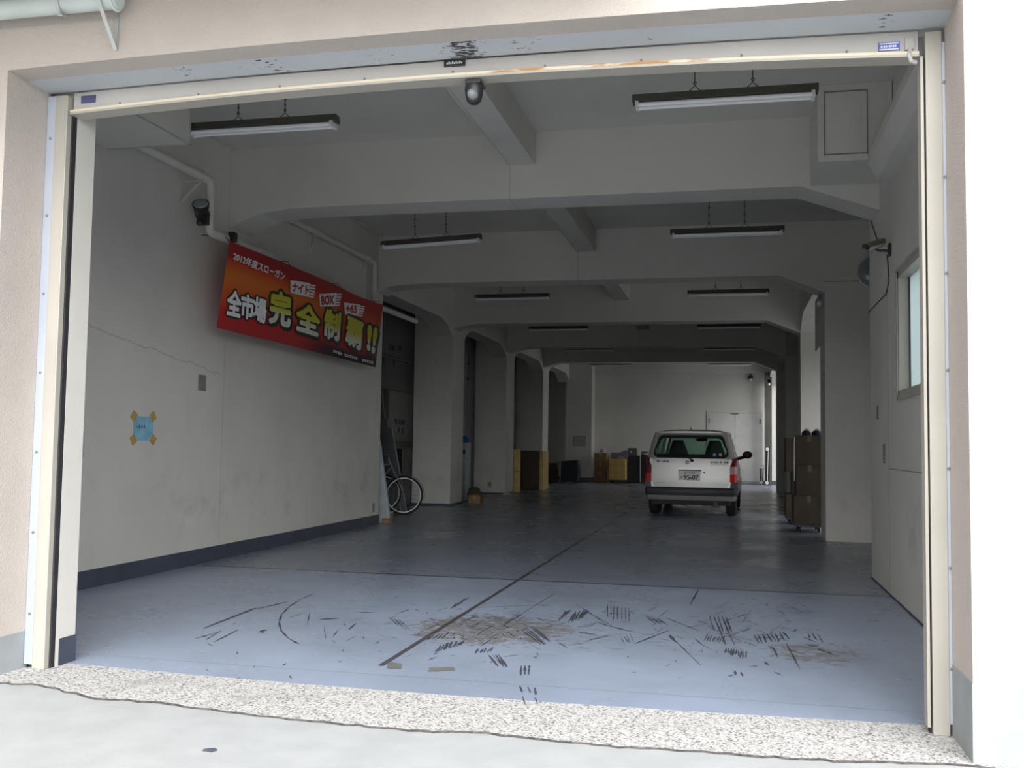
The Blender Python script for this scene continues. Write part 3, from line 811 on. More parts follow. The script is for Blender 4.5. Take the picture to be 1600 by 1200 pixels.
for q in ([(454, 437.5), (494, 444), (491, 466), (454, 457.5)], [(499, 459.5), (535, 457), (531, 478), (500, 479)], [(537.5, 472.5), (571, 477), (567, 494.5), (539, 491)]):
    TL, TR, BR, BL = bpq(q, .0115); n = 5
    k6 = TL*.25+TR*.75; k7 = BL*.25+BR*.75
    m.face([BL, k7, k6, TL])
    for s_ in range(n):                                  # speed stripes on the trailing side
        a_ = s_/n; b_ = a_+.6/n; e_ = 1-.25*abs(.5-a_)
        m.face([k7*(1-a_)+k6*a_, (k7*(1-a_)+k6*a_)*(1-e_)+(BR*(1-a_)+TR*a_)*e_, (k7*(1-b_)+k6*b_)*(1-e_)+(BR*(1-b_)+TR*b_)*e_, k7*(1-b_)+k6*b_])
m.build('white_flash', M['white'], bt)
for it in (('ナイト', [(457, 442), (483, 447), (482, 460), (457, 455)]), ('BOX', [(502, 463), (522, 461.5), (521, 475), (503, 476)]), ('+65', [(541, 476), (558, 478), (557, 489), (541, 487.5)])): letters([it], M['red_print'], 'lettering', .05, .0145)
m = MB()
for (x0, y0, x1, y1, n) in ((521, 546.5, 535.5, 552, 4), (538.5, 552.5, 559, 558.5, 7), (566, 560.5, 584, 565, 5)):
    for k in range(n):
        for r_ in range(2):
            f0 = k/n; f1 = (k+.72)/n; yy = y0+(y1-y0)*f0; q = [(x0+(x1-x0)*f0, yy+2.2*r_), (x0+(x1-x0)*f1, yy+.6+2.2*r_), (x0+(x1-x0)*f1, yy+2.2+2.2*r_), (x0+(x1-x0)*f0, yy+1.6+2.2*r_)]
            m.face(bpq(q, .012))
m.build('small_print', M['white'], bt)
m = MB()
for px, py in ((369, 373),): c = bp(px, py); m.box(XB-.06, XB+.0, c.y-.05, c.y+.03, c.z-.03, c.z+.06)
m.build('clip', M['black'], bt, bevel=.006)
m = MB()
for px, py in ((358, 377), (455, 416), (532, 449.5), (598, 477)):
    c = bp(px, py); m.tube([c+Vector((0, 0, -.01)), c+Vector((-.04, 0, .05)), (XL+.002, c.y, c.z+.07)], .004, 5)
m.build('tie_cord', M['pipeblack'], bt)

# ------------------------------------------------------------------ small things on the left wall
def on_left(px, py): return at(px, py, 'x', XL+.003)
q = [on_left(*p) for p in ((209, 650), (239.5, 651.5), (239.5, 689), (208, 688))]
t = thing('notice', 'light blue paper notice taped to the left wall at its four corners', 'notice', q[3])
m = MB(); m.loft([[p for p in q], [p+Vector((.002, 0, 0)) for p in q]]); m.build('sheet', M['notice'], t)
for (x0, y0), s_ in (((209, 650), 1), ((239, 651), -1), ((239, 687), 1), ((208, 687), -1)):
    c = on_left(x0, y0); dy_, dz_ = .035, .075*1
    m = MB(); pts = [(-.055, -.02*s_), (-.005, .085*s_), (.055, .02*s_), (.005, -.085*s_)] if s_ > 0 else [(-.055, .02), (-.005, -.085), (.055, -.02), (.005, .085)]
    pts = [(a_, b_*(1 if s_ > 0 else 1)) for a_, b_ in pts]
    m.loft([[c+Vector((.0025, a_*1.0, b_*.62)) for a_, b_ in pts], [c+Vector((.0035, a_, b_*.62)) for a_, b_ in pts]]); m.build('tape', M['tape'], t)
m = MB()
for k, (px, h_) in enumerate(((213, 1.2), (217.5, 4), (221.5, 3), (225, 3.5))):
    p = on_left(px, 667); m.box(XL+.0055, XL+.0062, p.y-.008, p.y+.008, p.z-.008*h_/2, p.z+.008*h_/2)
m.build('handwriting', M['ink'], t)
def wplate(name, lab, cat, px0, py0, px1, py1, mat, x=None, holes=0):
    xx = XL if x is None else x
    a_ = at(px0, py0, 'x', xx+.005); b_ = at(px1, py1, 'x', xx+.005)
    t = thing(name, lab, cat, (xx, (a_.y+b_.y)/2, b_.z))
    MB().box(xx, xx+.010, a_.y, b_.y, b_.z, a_.z).build('cover', mat, t, bevel=.002)
    m = MB(); cy = (a_.y+b_.y)/2; h_ = a_.z-b_.z; w_ = (b_.y-a_.y)
    if holes:
        m.box(xx+.0101, xx+.013, cy-w_*.22, cy+w_*.22, b_.z+h_*.2, b_.z+h_*.42); m.box(xx+.0101, xx+.013, cy-w_*.22, cy+w_*.22, b_.z+h_*.58, b_.z+h_*.8)
    else:
        m.box(xx+.0101, xx+.016, cy-w_*.2, cy+w_*.2, b_.z+h_*.35, b_.z+h_*.65)
    m.build('rocker' if not holes else 'socket', M['plate'] if holes else mat, t)
wplate('switch_plate', 'brown-grey switch plate high on the left wall, below the banner corner', 'switch', 310.5, 585, 321, 611, M['plate'])
wplate('cover_plate', 'tall grey-green cover plate on the left wall next to the shutter jamb', 'cover plate', 123, 676, 129.5, 714, M['plate_green'])
wplate('wall_outlet', 'small outlet low on the left wall near its far end', 'outlet', 580.5, 786, 585, 800, M['plate_green'], holes=1)
# outlet on the second pillar's front face
p = at(765, 757, 'y', BY[3]-.002)
t = thing('wall_outlet', 'small outlet low on the front of the second clear-standing left pillar', 'outlet', p)
MB().box(p.x-.05, p.x+.05, BY[3]-.012, BY[3], p.z-.07, p.z+.07).build('cover', M['plate_green'], t, bevel=.002)
MB().box(p.x-.02, p.x+.02, BY[3]-.015, BY[3]-.0121, p.z-.045, p.z+.045).build('socket', M['plate'], t)
# grey panel on the back left pillar
a_ = at(895.5, 681, 'y', 27.2); b_ = at(915, 697, 'y', 27.2)
t = thing('panel_board', 'grey rectangular panel on the wide pillar left of the yellow crates', 'panel', (a_.x, 27.2, b_.z))
MB().box(a_.x, b_.x, 27.18, 27.2, b_.z, a_.z).build('panel_frame', M['plate'], t)
MB().box(a_.x+.03, b_.x-.03, 27.175, 27.1799, b_.z+.03, a_.z-.03).build('panel_face', M['plate_green'], t)

# ------------------------------------------------------------------ bullet camera on the right wall
w = at(1392, 390, 'x', XR)
t = thing('bullet_camera', 'beige bullet security camera on a black arm with a cable on the right wall', 'camera', w)
MB().box(XR-.02, XR, w.y-.03, w.y+.03, w.z-.055, w.z+.05).build('wall_mount', M['black'], t, bevel=.005)
tip = at(1369, 389, 'y', w.y-.0)
MB().tube([(XR-.015, w.y, w.z-.01), (XR-.10, w.y+.0, w.z-.005), tip+Vector((0, 0, .0)), at(1367, 378, 'y', w.y)], .011, 8).build('arm', M['black'], t, smooth=True)
c0 = at(1356, 386, 'y', w.y-.07); c1 = at(1379, 379, 'y', w.y+.06)
dd = (c1-c0).normalized()
m = MB().tube([c0, c0+dd*.03, c1-dd*.01, c1], [.026, .033, .033, .026], 16); cb = m.build('body', M['pvc'], t, smooth=True)
m = MB(); rd = dd.cross(Vector((0, 0, 1))).normalized()*.036; up_ = rd.cross(dd).normalized()
m.loft([[c0-dd*.03-rd*1-up_*.005, c0-dd*.03-rd*.8+up_*.034, c0-dd*.03+rd*.8+up_*.034, c0-dd*.03+rd-up_*.005, c0-dd*.03+rd*.75+up_*.030, c0-dd*.03-rd*.75+up_*.030],
        [c1-rd*1-up_*.005, c1-rd*.8+up_*.034, c1+rd*.8+up_*.034, c1+rd-up_*.005, c1+rd*.75+up_*.030, c1-rd*.75+up_*.030]]); sub(m, 'sun_hood', M['hood'], cb)
m = MB().tube([c0-dd*.012, c0-dd*.001], .023, 14); sub(m, 'lens', M['black'], cb)
def onr(px, py, o=.006): return at(px, py, 'x', XR-o)
m = MB().tube([onr(1360, 343), onr(1370, 374), at(1375, 383, 'y', w.y+.05)], .0045, 6)
m.tube([onr(1386, 398), onr(1388, 420), onr(1389, 440), onr(1384, 460), onr(1372, 472), onr(1357, 488)], .0045, 6); m.build('cable', M['pipeblack'], t)

# thin conduits along the ceiling, a mirror and a small camera by the second beam
def cond(lab, pts):
    t = thing('conduit', lab, 'conduit', pts[-1])
    MB().tube(pts, .009, 8).build('pipe_run', M['pvc'], t, smooth=True)
    c = (Vector(pts[0])+Vector(pts[1]))/2
    MB().box(c.x-.03, c.x+.03, c.y-.012, c.y+.012, ZC-.024, ZC).build('saddle', M['pvc'], t)
cond('thin cream conduit on the ceiling of the first bay, above the wall pipe', [at(318, 206, 'z', ZC-.010), at(384, 247, 'z', ZC-.010)])
e_ = at(597, 366, 'z', ZC-.010)
cond('thin cream conduit on the ceiling of the second bay near the skewed light', [at(552, 341, 'z', ZC-.010), e_, e_+Vector((0, 0, -.14))])
c = at(1366, 425, 'y', 8.45)
t = thing('convex_mirror', 'round grey convex mirror mostly hidden behind the far edge of the right wall', 'mirror', c)
MB().lathe([(.20, 0), (.17, -.03), (.10, -.055), (0, -.065)], c, 'y', 28).build('mirror_face', M['lensglass'], t, smooth=True)
MB().torus(c, .20, .012, 'y', 28, 8).build('rim', M['galv'], t, smooth=True)
MB().tube([c+Vector((0, .0, 0)), (c.x, 8.77, c.z)], .015, 8).build('bracket', M['galv'], t)
c = at(1281, 474, 'y', 9.0)
t = thing('dome_camera', 'small pale dome camera under the second beam where it meets the right pillar', 'camera', c)
MB().sphere(c, .06, (1, 1, 1)).build('housing', M['galv'], t, smooth=True)
MB().tube([c, (c.x, c.y, 3.475-.24*(c.x-4.08)/.584+.01)], .02, 8).build('stem', M['greyobj'], t)

# ------------------------------------------------------------------ outside pipe at the top left
g0, g1 = at(-60, 22, 'y', FY-.10), at(186, -2, 'y', FY-.10)
t = thing('outside_pipe', 'pale green pipe with brackets across the top left of the facade', 'pipe', g1)
mb = MB().tube([g0-Vector((.6, 0, 0)), g0, g1], .047, 16); mb.build('pipe_run', M['greenpipe'], t, smooth=True)
b0 = at(181, 79, 'y', FY-.004)
m = MB(); top_ = Vector((b0.x, FY-.004, b0.z+.22)); tipb = Vector((b0.x+.0, FY-.17, b0.z+.21))
m.bar(b0, top_, .02, .006); m.bar(top_+Vector((0, 0, -.01)), tipb, .02, .006); m.bar(b0, tipb, .02, .006); m.build('bracket', M['galv'], t)
m = MB(); gx = at(100, 8, 'y', FY-.10); m.torus(gx, .050, .006, 'x', 20, 6); m.bar((gx.x, FY-.10, gx.z-.05), (gx.x+.02, FY-.15, gx.z-.075), .02, .006); m.build('bracket', M['galv'], t)
m = MB().torus(g1-Vector((.02, 0, 0)), .052, .009, 'x', 20, 6); m.build('coupling', M['greenpipe'], t, smooth=True)

# ------------------------------------------------------------------ van
vx, vy = at(1078.5, 740, 'y', 12.35).x, 12.35
VH = .765
van = thing('van', 'silver-white station wagon van parked at the far end with its rear to the entrance', 'van', (vx, vy, 0), rz=math.radians(-1.8), local=True)
# lower body: loft along the length; section = half widths at heights
def sec(y0, zt, wt, wl, zl=.30, tilt=0., yt=None):
    prof = [(wl*.93, zl), (wl*.985, zl+.06), (wl, .48), (wl, .62), (wl*.995, .78), (wt+.012, zt-.06), (wt, zt)]
    prof = [(a_, min(z_, zt)) for a_, z_ in prof]
    pts = []
    for a_, z_ in prof:
        pts.append((a_, y0 + tilt*(max(0, z_-.5)), z_))
    return [(x, y, z) for x, y, z in pts] + [(-x, y, z) for x, y, z in pts[::-1]]
rings = [sec(.02, .985, .68, .715, .36, .09), sec(.07, .985, .715, .755, .32, .06), sec(.25, .985, .728, .765, .30), sec(1.2, .975, .732, .765, .28), sec(2.4, .965, .73, .765, .28),
         sec(2.95, .955, .715, .76, .28), sec(3.45, .88, .66, .75, .28), sec(3.8, .78, .60, .72, .30), sec(3.93, .66, .55, .66, .34)]
mb = MB().loft(rings); body = mb.build('body', M['carpaint'], van, smooth=True)
# roof
def rsec(y, w, zs, zc):
    P_ = []
    for k in range(9):
        s_ = -1+2*k/8; P_.append((s_*w, y, zc-(zc-zs)*abs(s_)**4))
    return P_ + [(x, y, z-.035) for x, y, z in P_[::-1]]
mb = MB().loft([rsec(.26, .605, 1.42, 1.455), rsec(.40, .622, 1.43, 1.482), rsec(.9, .63, 1.44, 1.495), rsec(1.8, .625, 1.44, 1.497), rsec(2.25, .59, 1.42, 1.478), rsec(2.45, .56, 1.39, 1.44)])
mb.build('roof', M['carpaint'], van, smooth=True)
m = MB().tube([(-.03, .55, 1.485), (-.03, .46, 1.53)], .006, 6); m.sphere((-.03, .55, 1.492), .018, (1, 1.6, .7)); m.build('antenna', M['black'], van)
# pillars and side glass
for s_ in (-1, 1):
    mb = MB()
    def pil(y0, y1, w0, t0, t1):
        mb.loft([[(s_*.728, y0-w0/2, .95), (s_*.728, y0+w0/2, .95), (s_*.685, y0+w0/2, .95), (s_*.685, y0-w0/2, .95)],
                 [(s_*t0, y1-w0/2*.8, t1), (s_*t0, y1+w0/2*.8, t1), (s_*(t0-.04), y1+w0/2*.8, t1), (s_*(t0-.04), y1-w0/2*.8, t1)]])
    pil(1.15, 1.1, .07, .60, 1.43); pil(2.05, 1.98, .08, .60, 1.43); pil(3.0, 2.4, .07, .565, 1.40)
    mb.build('window_pillar', M['carpaint'], van)
    mb = MB().loft([[(s_*.722, y, .97), (s_*.722-.004*s_, y, .97), (s_*.598-.004*s_, t_, 1.42), (s_*.598, t_, 1.42)] for y, t_ in ((.35, .5), (2.9, 2.36))])
    mb.build('side_window', M['glass'], van)
mb = MB().loft([[(x*.70, 3.02, .955), (x*.70, 3.035, .95), (x*.555, 2.425, 1.405), (x*.555, 2.41, 1.41)] for x in (-1, -.5, 0, .5, 1)]); mb.build('windscreen', M['glass'], van)
# tailgate: an opening with rounded corners in a skin that leans forward above the belt line
def ty(z): return .005 if z < .62 else .005+(z-.62)*.05 if z < .98 else .023+(z-.98)*.53
def rr(x0, x1b, x1t, z0, z1, r, n=6, bow=0.):
    """rounded trapezoid outline: half widths x1b below, x1t on top"""
    cs = [(x1b-r, z0+r, -PI/2), (x1t-r, z1-r, 0), (-x1t+r, z1-r, PI/2), (-x1b+r, z0+r, PI)]
    out = []
    for cx, cz, a0 in cs:
        for k in range(n+1):
            a_ = a0+PI/2*k/n; out.append((cx+r*math.cos(a_), cz+r*math.sin(a_)))
    return out
outer = rr(0, .655, .575, .50, 1.435, .07); inner = rr(0, .635, .565, .995, 1.39, .10)
mb = MB(); bm = mb.bm
def sk(p, d=0.): return (p[0], ty(p[1])+d, p[1])
Vo = [bm.verts.new(sk(p)) for p in outer]; Vi = [bm.verts.new(sk(p)) for p in inner]; Vi2 = [bm.verts.new(sk(p, .03)) for p in inner]
n = len(outer)
# upper frame of the glass opening
up_out = rr(0, .66, .605, .965, 1.445, .06)
Vu = [bm.verts.new(sk(p)) for p in up_out]; Vu2 = [bm.verts.new(sk(p, .05)) for p in up_out]
for k in range(n):
    k2 = (k+1) % n
    bm.faces.new([Vu[k], Vu[k2], Vi[k2], Vi[k]]); bm.faces.new([Vi[k], Vi[k2], Vi2[k2], Vi2[k]]); bm.faces.new([Vu2[k2], Vu2[k], Vu[k], Vu[k2]])
bmesh.ops.delete(bm, geom=Vo, context='VERTS')
# lower skin in strips so that it follows the lean
zs = [.50, .56, .62, .70, .80, .90, .99]
def hw(z): return .60+.055*min(1, (z-.50)/.12)
rows = [[bm.verts.new((x*hw(z), ty(z)-.012*(1-x*x), z)) for x in (-1, -.6, -.33, -.30, .28, .31, .6, 1)] for z in zs]
for a_, b_ in zip(range(len(zs)-1), rows):
    for k in range(7):
        if zs[a_] in (.62, .70) and 2 < k < 4: continue
        bm.faces.new([rows[a_][k], rows[a_][k+1], rows[a_+1][k+1], rows[a_+1][k]])
tg = mb.build('tailgate', M['carpaint'], van, smooth=True)
# plate recess
m = MB()
R_ = [(-.30, .62), (.28, .62), (.28, .80), (-.30, .80)]; R2 = [(-.225, .615), (.20, .615), (.20, .775), (-.225, .775)]
A_ = [m.bm.verts.new((x, ty(z)-.008, z)) for x, z in R_]; B_ = [m.bm.verts.new((x, .055, z)) for x, z in R2]
for k in range(4): m.bm.faces.new([A_[k], A_[(k+1) % 4], B_[(k+1) % 4], B_[k]])
m.bm.faces.new(B_); sub(m, 'plate_recess', M['carpaint'], tg)
pl = MB().box(-.190, .162, .030, .038, .612, .776).build('number_plate', M['whitepl'], van, bevel=.003)
m = MB(); Yp = .0292
def pq(x0, x1, z0, z1, y=Yp): return [(x0, y, z1), (x1, y, z1), (x1, y, z0), (x0, y, z0)]
text_quad(m, '95-07', pq(-.110, .135, .632, .712), .03); text_quad(m, 'れ', pq(-.170, -.128, .648, .69), .02); text_quad(m, '品川 400', pq(-.10, .075, .73, .762), .02)
sub(m, 'plate_characters', M['ink'], pl)
m = MB(); yw_ = lambda z: ty(z)-.0145
def tq(x0, x1, z0, z1): return [(x0, yw_(z1)+.004, z1), (x1, yw_(z1)+.004, z1), (x1, yw_(z0)+.004, z0), (x0, yw_(z0)+.004, z0)]
text_quad(m, '第一興商', tq(-.57, -.36, .915, .955), .03); text_quad(m, '株式会社 第一興商', tq(.33, .63, .915, .95), .03)
m.box(.34, .62, yw_(.895)-.001, yw_(.895)+.004, .892, .897)
sub(m, 'lettering', M['ink'], tg)
m = MB().torus((-.05, yw_(.92)-.002, .925), .030, .005, 'y', 20, 6); m.torus((-.05, yw_(.92)-.002, .925), .013, .004, 'y', 16, 6); m.box(-.075, -.025, yw_(.92)-.006, yw_(.92)+.004, .935, .943)
sub(m, 'emblem', M['greyobj'], tg)
m = MB().lathe([(.014, 0), (.014, -.006), (0, -.008)], (.232, yw_(.75)+.006, .755), 'y', 10); sub(m, 'key_lock', M['black'], tg)
m = MB().box(-.57, -.44, yw_(.57), yw_(.57)+.008, .568, .576); sub(m, 'maker_mark', M['greyobj'], tg)
mb = MB(); g_ = [sk(p, .012) for p in rr(0, .636, .566, .994, 1.391, .10)]; mb.loft([g_, [(x, y+.004, z) for x, y, z in g_]]); rg_ = mb.build('rear_window', M['glass_rear'], van)
m = MB()                                                  # dark printed border
ib = [sk(p, .010) for p in rr(0, .60, .53, 1.03, 1.335, .09)]; ob = [sk(p, .010) for p in rr(0, .637, .567, .993, 1.392, .10)]
Va = [m.bm.verts.new(p) for p in ob]; Vb = [m.bm.verts.new(p) for p in ib]
for k in range(len(ob)): k2 = (k+1) % len(ob); m.bm.faces.new([Va[k], Va[k2], Vb[k2], Vb[k]])
sub(m, 'black_border', M['black'], rg_)
m = MB(); m.lathe([(.030, 0), (.030, -.002), (0, -.0021)], (.40, ty(1.06)+.006, 1.055), 'y', 16); sub(m, 'round_sticker', simple('blue_grey_sticker', (.22, .28, .42), .6), rg_)
m = MB(); m.lathe([(.026, 0), (.026, -.002), (0, -.0021)], (.495, ty(1.06)+.006, 1.06), 'y', 16); sub(m, 'round_sticker', simple('green_grey_sticker', (.40, .44, .36), .6), rg_)
m = MB().tube([(.03, ty(.96)-.03, .955), (-.02, ty(1.0)-.02, 1.0), (-.25, ty(1.03)-.012, 1.03)], [.016, .012, .007], 8); m.lathe([(.028, 0), (.028, -.03), (.015, -.04)], (.03, ty(.955), .955), 'y', 12)
m.build('rear_wiper', M['black'], van, smooth=True)
# corner pillars (D) between tailgate and side
for s_ in (-1, 1):
    mb = MB(); r_ = []
    for z, xo, xi in ((.985, .722, .64), (1.1, .71, .625), (1.25, .68, .60), (1.36, .65, .58), (1.435, .62, .54)):
        r_.append([(s_*xi, ty(z)+.002, z), (s_*(xi+xo)/2, ty(z)+.012, z), (s_*xo, ty(z)+.05, z), (s_*(xo+.004), ty(z)+.22, z), (s_*(xo-.05), ty(z)+.20, z), (s_*xi, ty(z)+.05, z)])
    mb.loft(r_); mb.build('corner_pillar', M['carpaint'], van, smooth=True)
    # tail lamp, wrapping the corner
    mb = MB()
    def lamp(z0, z1, top=False, inner_=.655):
        mm = MB(); q_ = []
        for z, f in ((z0, 1), (z1, .25 if top else 1)):
            q_.append([(s_*inner_ if not (top and f < 1) else s_*(.72), ty(z)-.016, z), (s_*.735, ty(z)+.004, z), (s_*.774, ty(z)+.09 if not (top and f < 1) else ty(z)+.12, z), (s_*.774, ty(z)+.15, z), (s_*.66, ty(z)+.10, z)])
        mm.loft(q_); return mm
    tl = lamp(.735, .86).build('tail_lamp', M['taildark'] if s_ < 0 else M['tailclear'], van, smooth=False)
    sub(lamp(.861, 1.0, True), 'upper_lens', M['taildark'], tl)
    tag(sub(lamp(.60, .734), 'brake_lens', M['tailred'], tl), 'bright red lens')
    # door mirror
    m = MB().sphere((s_*.90, 2.62, 1.045), .095, (1.0, .55, .78), 16); mr = m.build('door_mirror', M['black'], van, smooth=True)
    m = MB().tube([(s_*.72, 2.68, .97), (s_*.84, 2.63, 1.0)], .03, 8); sub(m, 'mirror_arm', M['black'], mr)
    m = MB().box(s_*.764-.004, s_*.764+.004, .22, .34, .80, .835); m.build('fuel_flap_tape' if s_ > 0 else 'side_marker', M['sticker'] if s_ > 0 else M['taildark'], van)
    m = MB().box(s_*.772-.012, s_*.772+.012, 1.3, 1.45, .86, .89); m.build('door_handle', M['carpaint'], van, bevel=.006)
# bumper: black upper, painted lower lip
def bsec(z, yo, hwid): return [(-hwid, .30, z), (-hwid*1.0, .10, z), (-hwid*.94, .0+yo, z), (-hwid*.6, -.05+yo, z), (0, -.065+yo, z), (hwid*.6, -.05+yo, z), (hwid*.94, .0+yo, z), (hwid, .10, z), (hwid, .30, z)]
mb = MB().loft([bsec(.365, .0, .765), bsec(.42, -.012, .772), bsec(.47, -.01, .770), bsec(.505, .01, .762)]); bu = mb.build('bumper', M['carblack'], van, smooth=True)
for s_ in (-1, 1):
    m = MB().prism([(s_*.655, .50), (s_*.768, .50), (s_*.768, .60), (s_*.67, .60)], 'y', -.012, .16); sub(m, 'bumper_corner', M['carblack'], bu)
mb = MB().loft([bsec(.285, .05, .745), bsec(.32, .015, .758), bsec(.364, .002, .764)]); mb.build('bumper_lip', M['carpaint'], van, smooth=True)
mb = MB().box(-.66, .66, .12, 3.7, .20, .30); mb.box(-.55, .52, .06, .5, .215, .285)
for k in range(9): mb.box(-.5+k*.115, -.42+k*.115, .08, .3, .195+.012*(k % 3), .25)
mb.build('underbody', M['dark'], van)
m = MB().tube([(.42, .02, .235), (.42, .5, .235)], .032, 12); m.box(.34, .47, .1, .3, .16, .27); m.build('exhaust', M['carblack'], van)
m = MB().sphere((.66, .06, .29), .02); m.build('reflector', M['chrome'], van)
# wheels
def wheel(x, y):
    m = MB().lathe([(.19, -.085), (.27, -.09), (.295, -.07), (.30, 0), (.295, .07), (.27, .09), (.19, .085)], (x, y, .30), 'x', 32); w_ = m.build('wheel', M['tyre'], van, smooth=True)
    s_ = 1 if x > 0 else -1
    m = MB().lathe([(.0, .02), (.06, .045), (.12, .03), (.175, .05), (.19, .084), (.19, -.08), (0, -.08)], (x, y, .30), 'x', 24)
    if s_ < 0:
        for v in m.bm.verts: v.co.x = 2*x-v.co.x
    sub(m, 'rim', M['rim'], w_, smooth=True)
for s_ in (-1, 1):
    for y in (.72, 3.1): wheel(s_*.66, y)
for s_ in (-1, 1):
    for y in (.72, 3.1):
        m = MB(); rg2 = []
        for k in range(13):
            a_ = PI*k/12; rg2.append([(s_*.768, y+.34*math.cos(a_), .28+.34*math.sin(a_)), (s_*.772, y+.34*math.cos(a_), .28+.34*math.sin(a_)), (s_*.772, y+.30*math.cos(a_), .28+.31*math.sin(a_)), (s_*.768, y+.30*math.cos(a_), .28+.31*math.sin(a_))])
        m.loft(rg2); m.build('wheel_arch', M['carblack'], van)
# inside: seats, shelf, dashboard, mirror
for s_ in (-1, 1):
    r_ = []
    for z, w_, y in ((.96, .20, 1.62), (1.08, .175, 1.60), (1.16, .15, 1.585), (1.22, .125, 1.575), (1.28, .11, 1.57), (1.305, .085, 1.57)):
        r_.append([(s_*.335+w_*math.cos(a_*PI/6), y+.06*math.sin(a_*PI/6), z) for a_ in range(12)])
    MB().loft(r_).build('front_seat', M['seat'], van, smooth=True)
mb = MB().box(-.66, .66, .75, .95, .90, 1.03); mb.box(-.64, .64, .75, .9, .9, 1.06); mb.build('rear_seat', M['seat'], van, bevel=.03)
mb = MB().box(-.66, .66, 2.6, 2.95, .94, 1.01); mb.build('dashboard', M['seat'], van, bevel=.02)
mb = MB().box(-.6, .6, .35, 2.35, 1.385, 1.392); mb.build('headliner', M['seat'], van)
m = MB().sphere((0.05, 2.3, 1.325), .09, (1.25, .25, .42)); m.tube([(.05, 2.3, 1.33), (.05, 2.34, 1.39)], .012, 6); m.build('inside_mirror', M['black'], van, smooth=True)

# ------------------------------------------------------------------ boxes on dollies by the right pillar
def carton(name, lab, cat, x0, x1, y0, y1, z0, z1, mat=None, group=None, tape=True):
    t = thing(name, lab, cat, ((x0+x1)/2, (y0+y1)/2, z0), group)
    MB().box(x0, x1, y0, y1, z0, z1).build('carton', mat or M['card'], t, bevel=.006)
    if tape:
        xm = (x0+x1)/2; m = MB(); m.box(xm-.025, xm+.025, y0-.0015, y0-.0002, z1-.09, z1); m.box(xm-.025, xm+.025, y0-.0015, y1, z1, z1+.001)
        m.build('tape_strip', M['tape_dull'] if mat is M['card_dark'] else M['tape'], t)
        m = MB(); m.box(x0+.006, x1-.006, y0-.001, y0-.0002, z0+(z1-z0)*.02, z0+(z1-z0)*.03); m.build('flap_seam', M['card_dark'], t)
    return t
def dolly(name, lab, x0, x1, y0, y1, zt):
    t = thing(name, lab, 'dolly', ((x0+x1)/2, (y0+y1)/2, 0))
    MB().box(x0, x1, y0, y1, zt-.035, zt).build('deck', M['black'], t, bevel=.008)
    for x in (x0+.06, x1-.06):
        for y in (y0+.07, y1-.07):
            m = MB().lathe([(.012, -.014), (.042, -.014), (.045, 0), (.042, .014), (.012, .014)], (x, y, .045), 'x', 16); w_ = m.build('caster', M['tyre'], t, smooth=True)
            m = MB().box(x-.022, x+.022, y-.02, y+.02, .075, zt-.035); sub(m, 'fork', M['galv'], w_)
yb = 10.0
bx0, bx1 = at(1243, 760, 'y', yb).x, 4.745
zq = [at(1260, v, 'y', yb).z for v in (820, 775, 727, 680)]
dolly('dolly', 'black four-wheeled dolly under the tall carton stack beside the right pillar', bx0-.0, bx1, yb+.02, yb+.62, zq[0]-.001)
for k, lab in enumerate(('brown carton at the bottom of the tall stack beside the right pillar', 'brown carton in the middle of the tall stack beside the right pillar', 'brown carton on top of the tall stack, under the dark bags')):
    o_ = (0, .012, .004)[k]
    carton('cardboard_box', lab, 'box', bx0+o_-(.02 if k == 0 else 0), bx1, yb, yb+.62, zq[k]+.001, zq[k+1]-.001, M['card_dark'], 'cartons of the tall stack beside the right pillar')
for (xa, xb, lab) in ((bx0+.10, bx0+.235, 'small dark navy bag on the left of the tall carton stack top'), (bx0+.237, bx1-.002, 'small dark navy bag next to the pillar on the tall carton stack top')):
    t = thing('bag', lab, 'bag', ((xa+xb)/2, yb+.25, zq[3]), 'dark bags on the tall carton stack')
    m = MB().sphere(((xa+xb)/2, yb+.25, zq[3]+.022), 1, ((xb-xa)/2, .18, .056), 16)
    for v in m.bm.verts: v.co.z = max(v.co.z, zq[3]+.001)
    m.build('bag_body', M['navy'], t, smooth=True)
    m = MB().tube([((xa+xb)/2-.03, yb+.2, zq[3]+.082), ((xa+xb)/2, yb+.2, zq[3]+.092), ((xa+xb)/2+.03, yb+.2, zq[3]+.082)], .006, 6); m.build('strap', M['black'], t)
yb2 = 11.4
cx0 = at(1228, 760, 'y', yb2).x
zr = [at(1235, v, 'y', yb2).z for v in (813, 772, 738, 684)]
dolly('dolly.001', 'black dolly under the second carton stack behind the tall one', cx0+.01, 4.74, yb2+.02, yb2+.55, max(.11, zr[0]))
zr[0] = max(.112, zr[0]+.001)
for k, lab in enumerate(('lowest carton of the second stack, behind the tall stack', 'middle carton of the second stack, edge peeking behind the tall stack', 'top carton of the second stack, behind the tall stack')):
    carton('cardboard_box', lab, 'box', cx0+(0, .10, .0)[k], 4.74, yb2, yb2+.55, zr[k]+.001, zr[k+1]-.001, M['card_dark'], 'cartons of the second stack', tape=True)
t = thing('label_holder', 'clear plastic sleeve hanging on the left edge of the tall carton stack', 'sleeve', (bx0, yb, .9))
m = MB().box(bx0-.012, bx0-.004, yb+.02, yb+.2, zq[2]-.22, zq[3]-.02); m.build('sleeve', M['whitepl'], t)
m = MB().box(bx0-.016, bx0-.0121, yb+.06, yb+.16, zq[2]-.12, zq[3]-.1); m.build('card', M['white'], t)

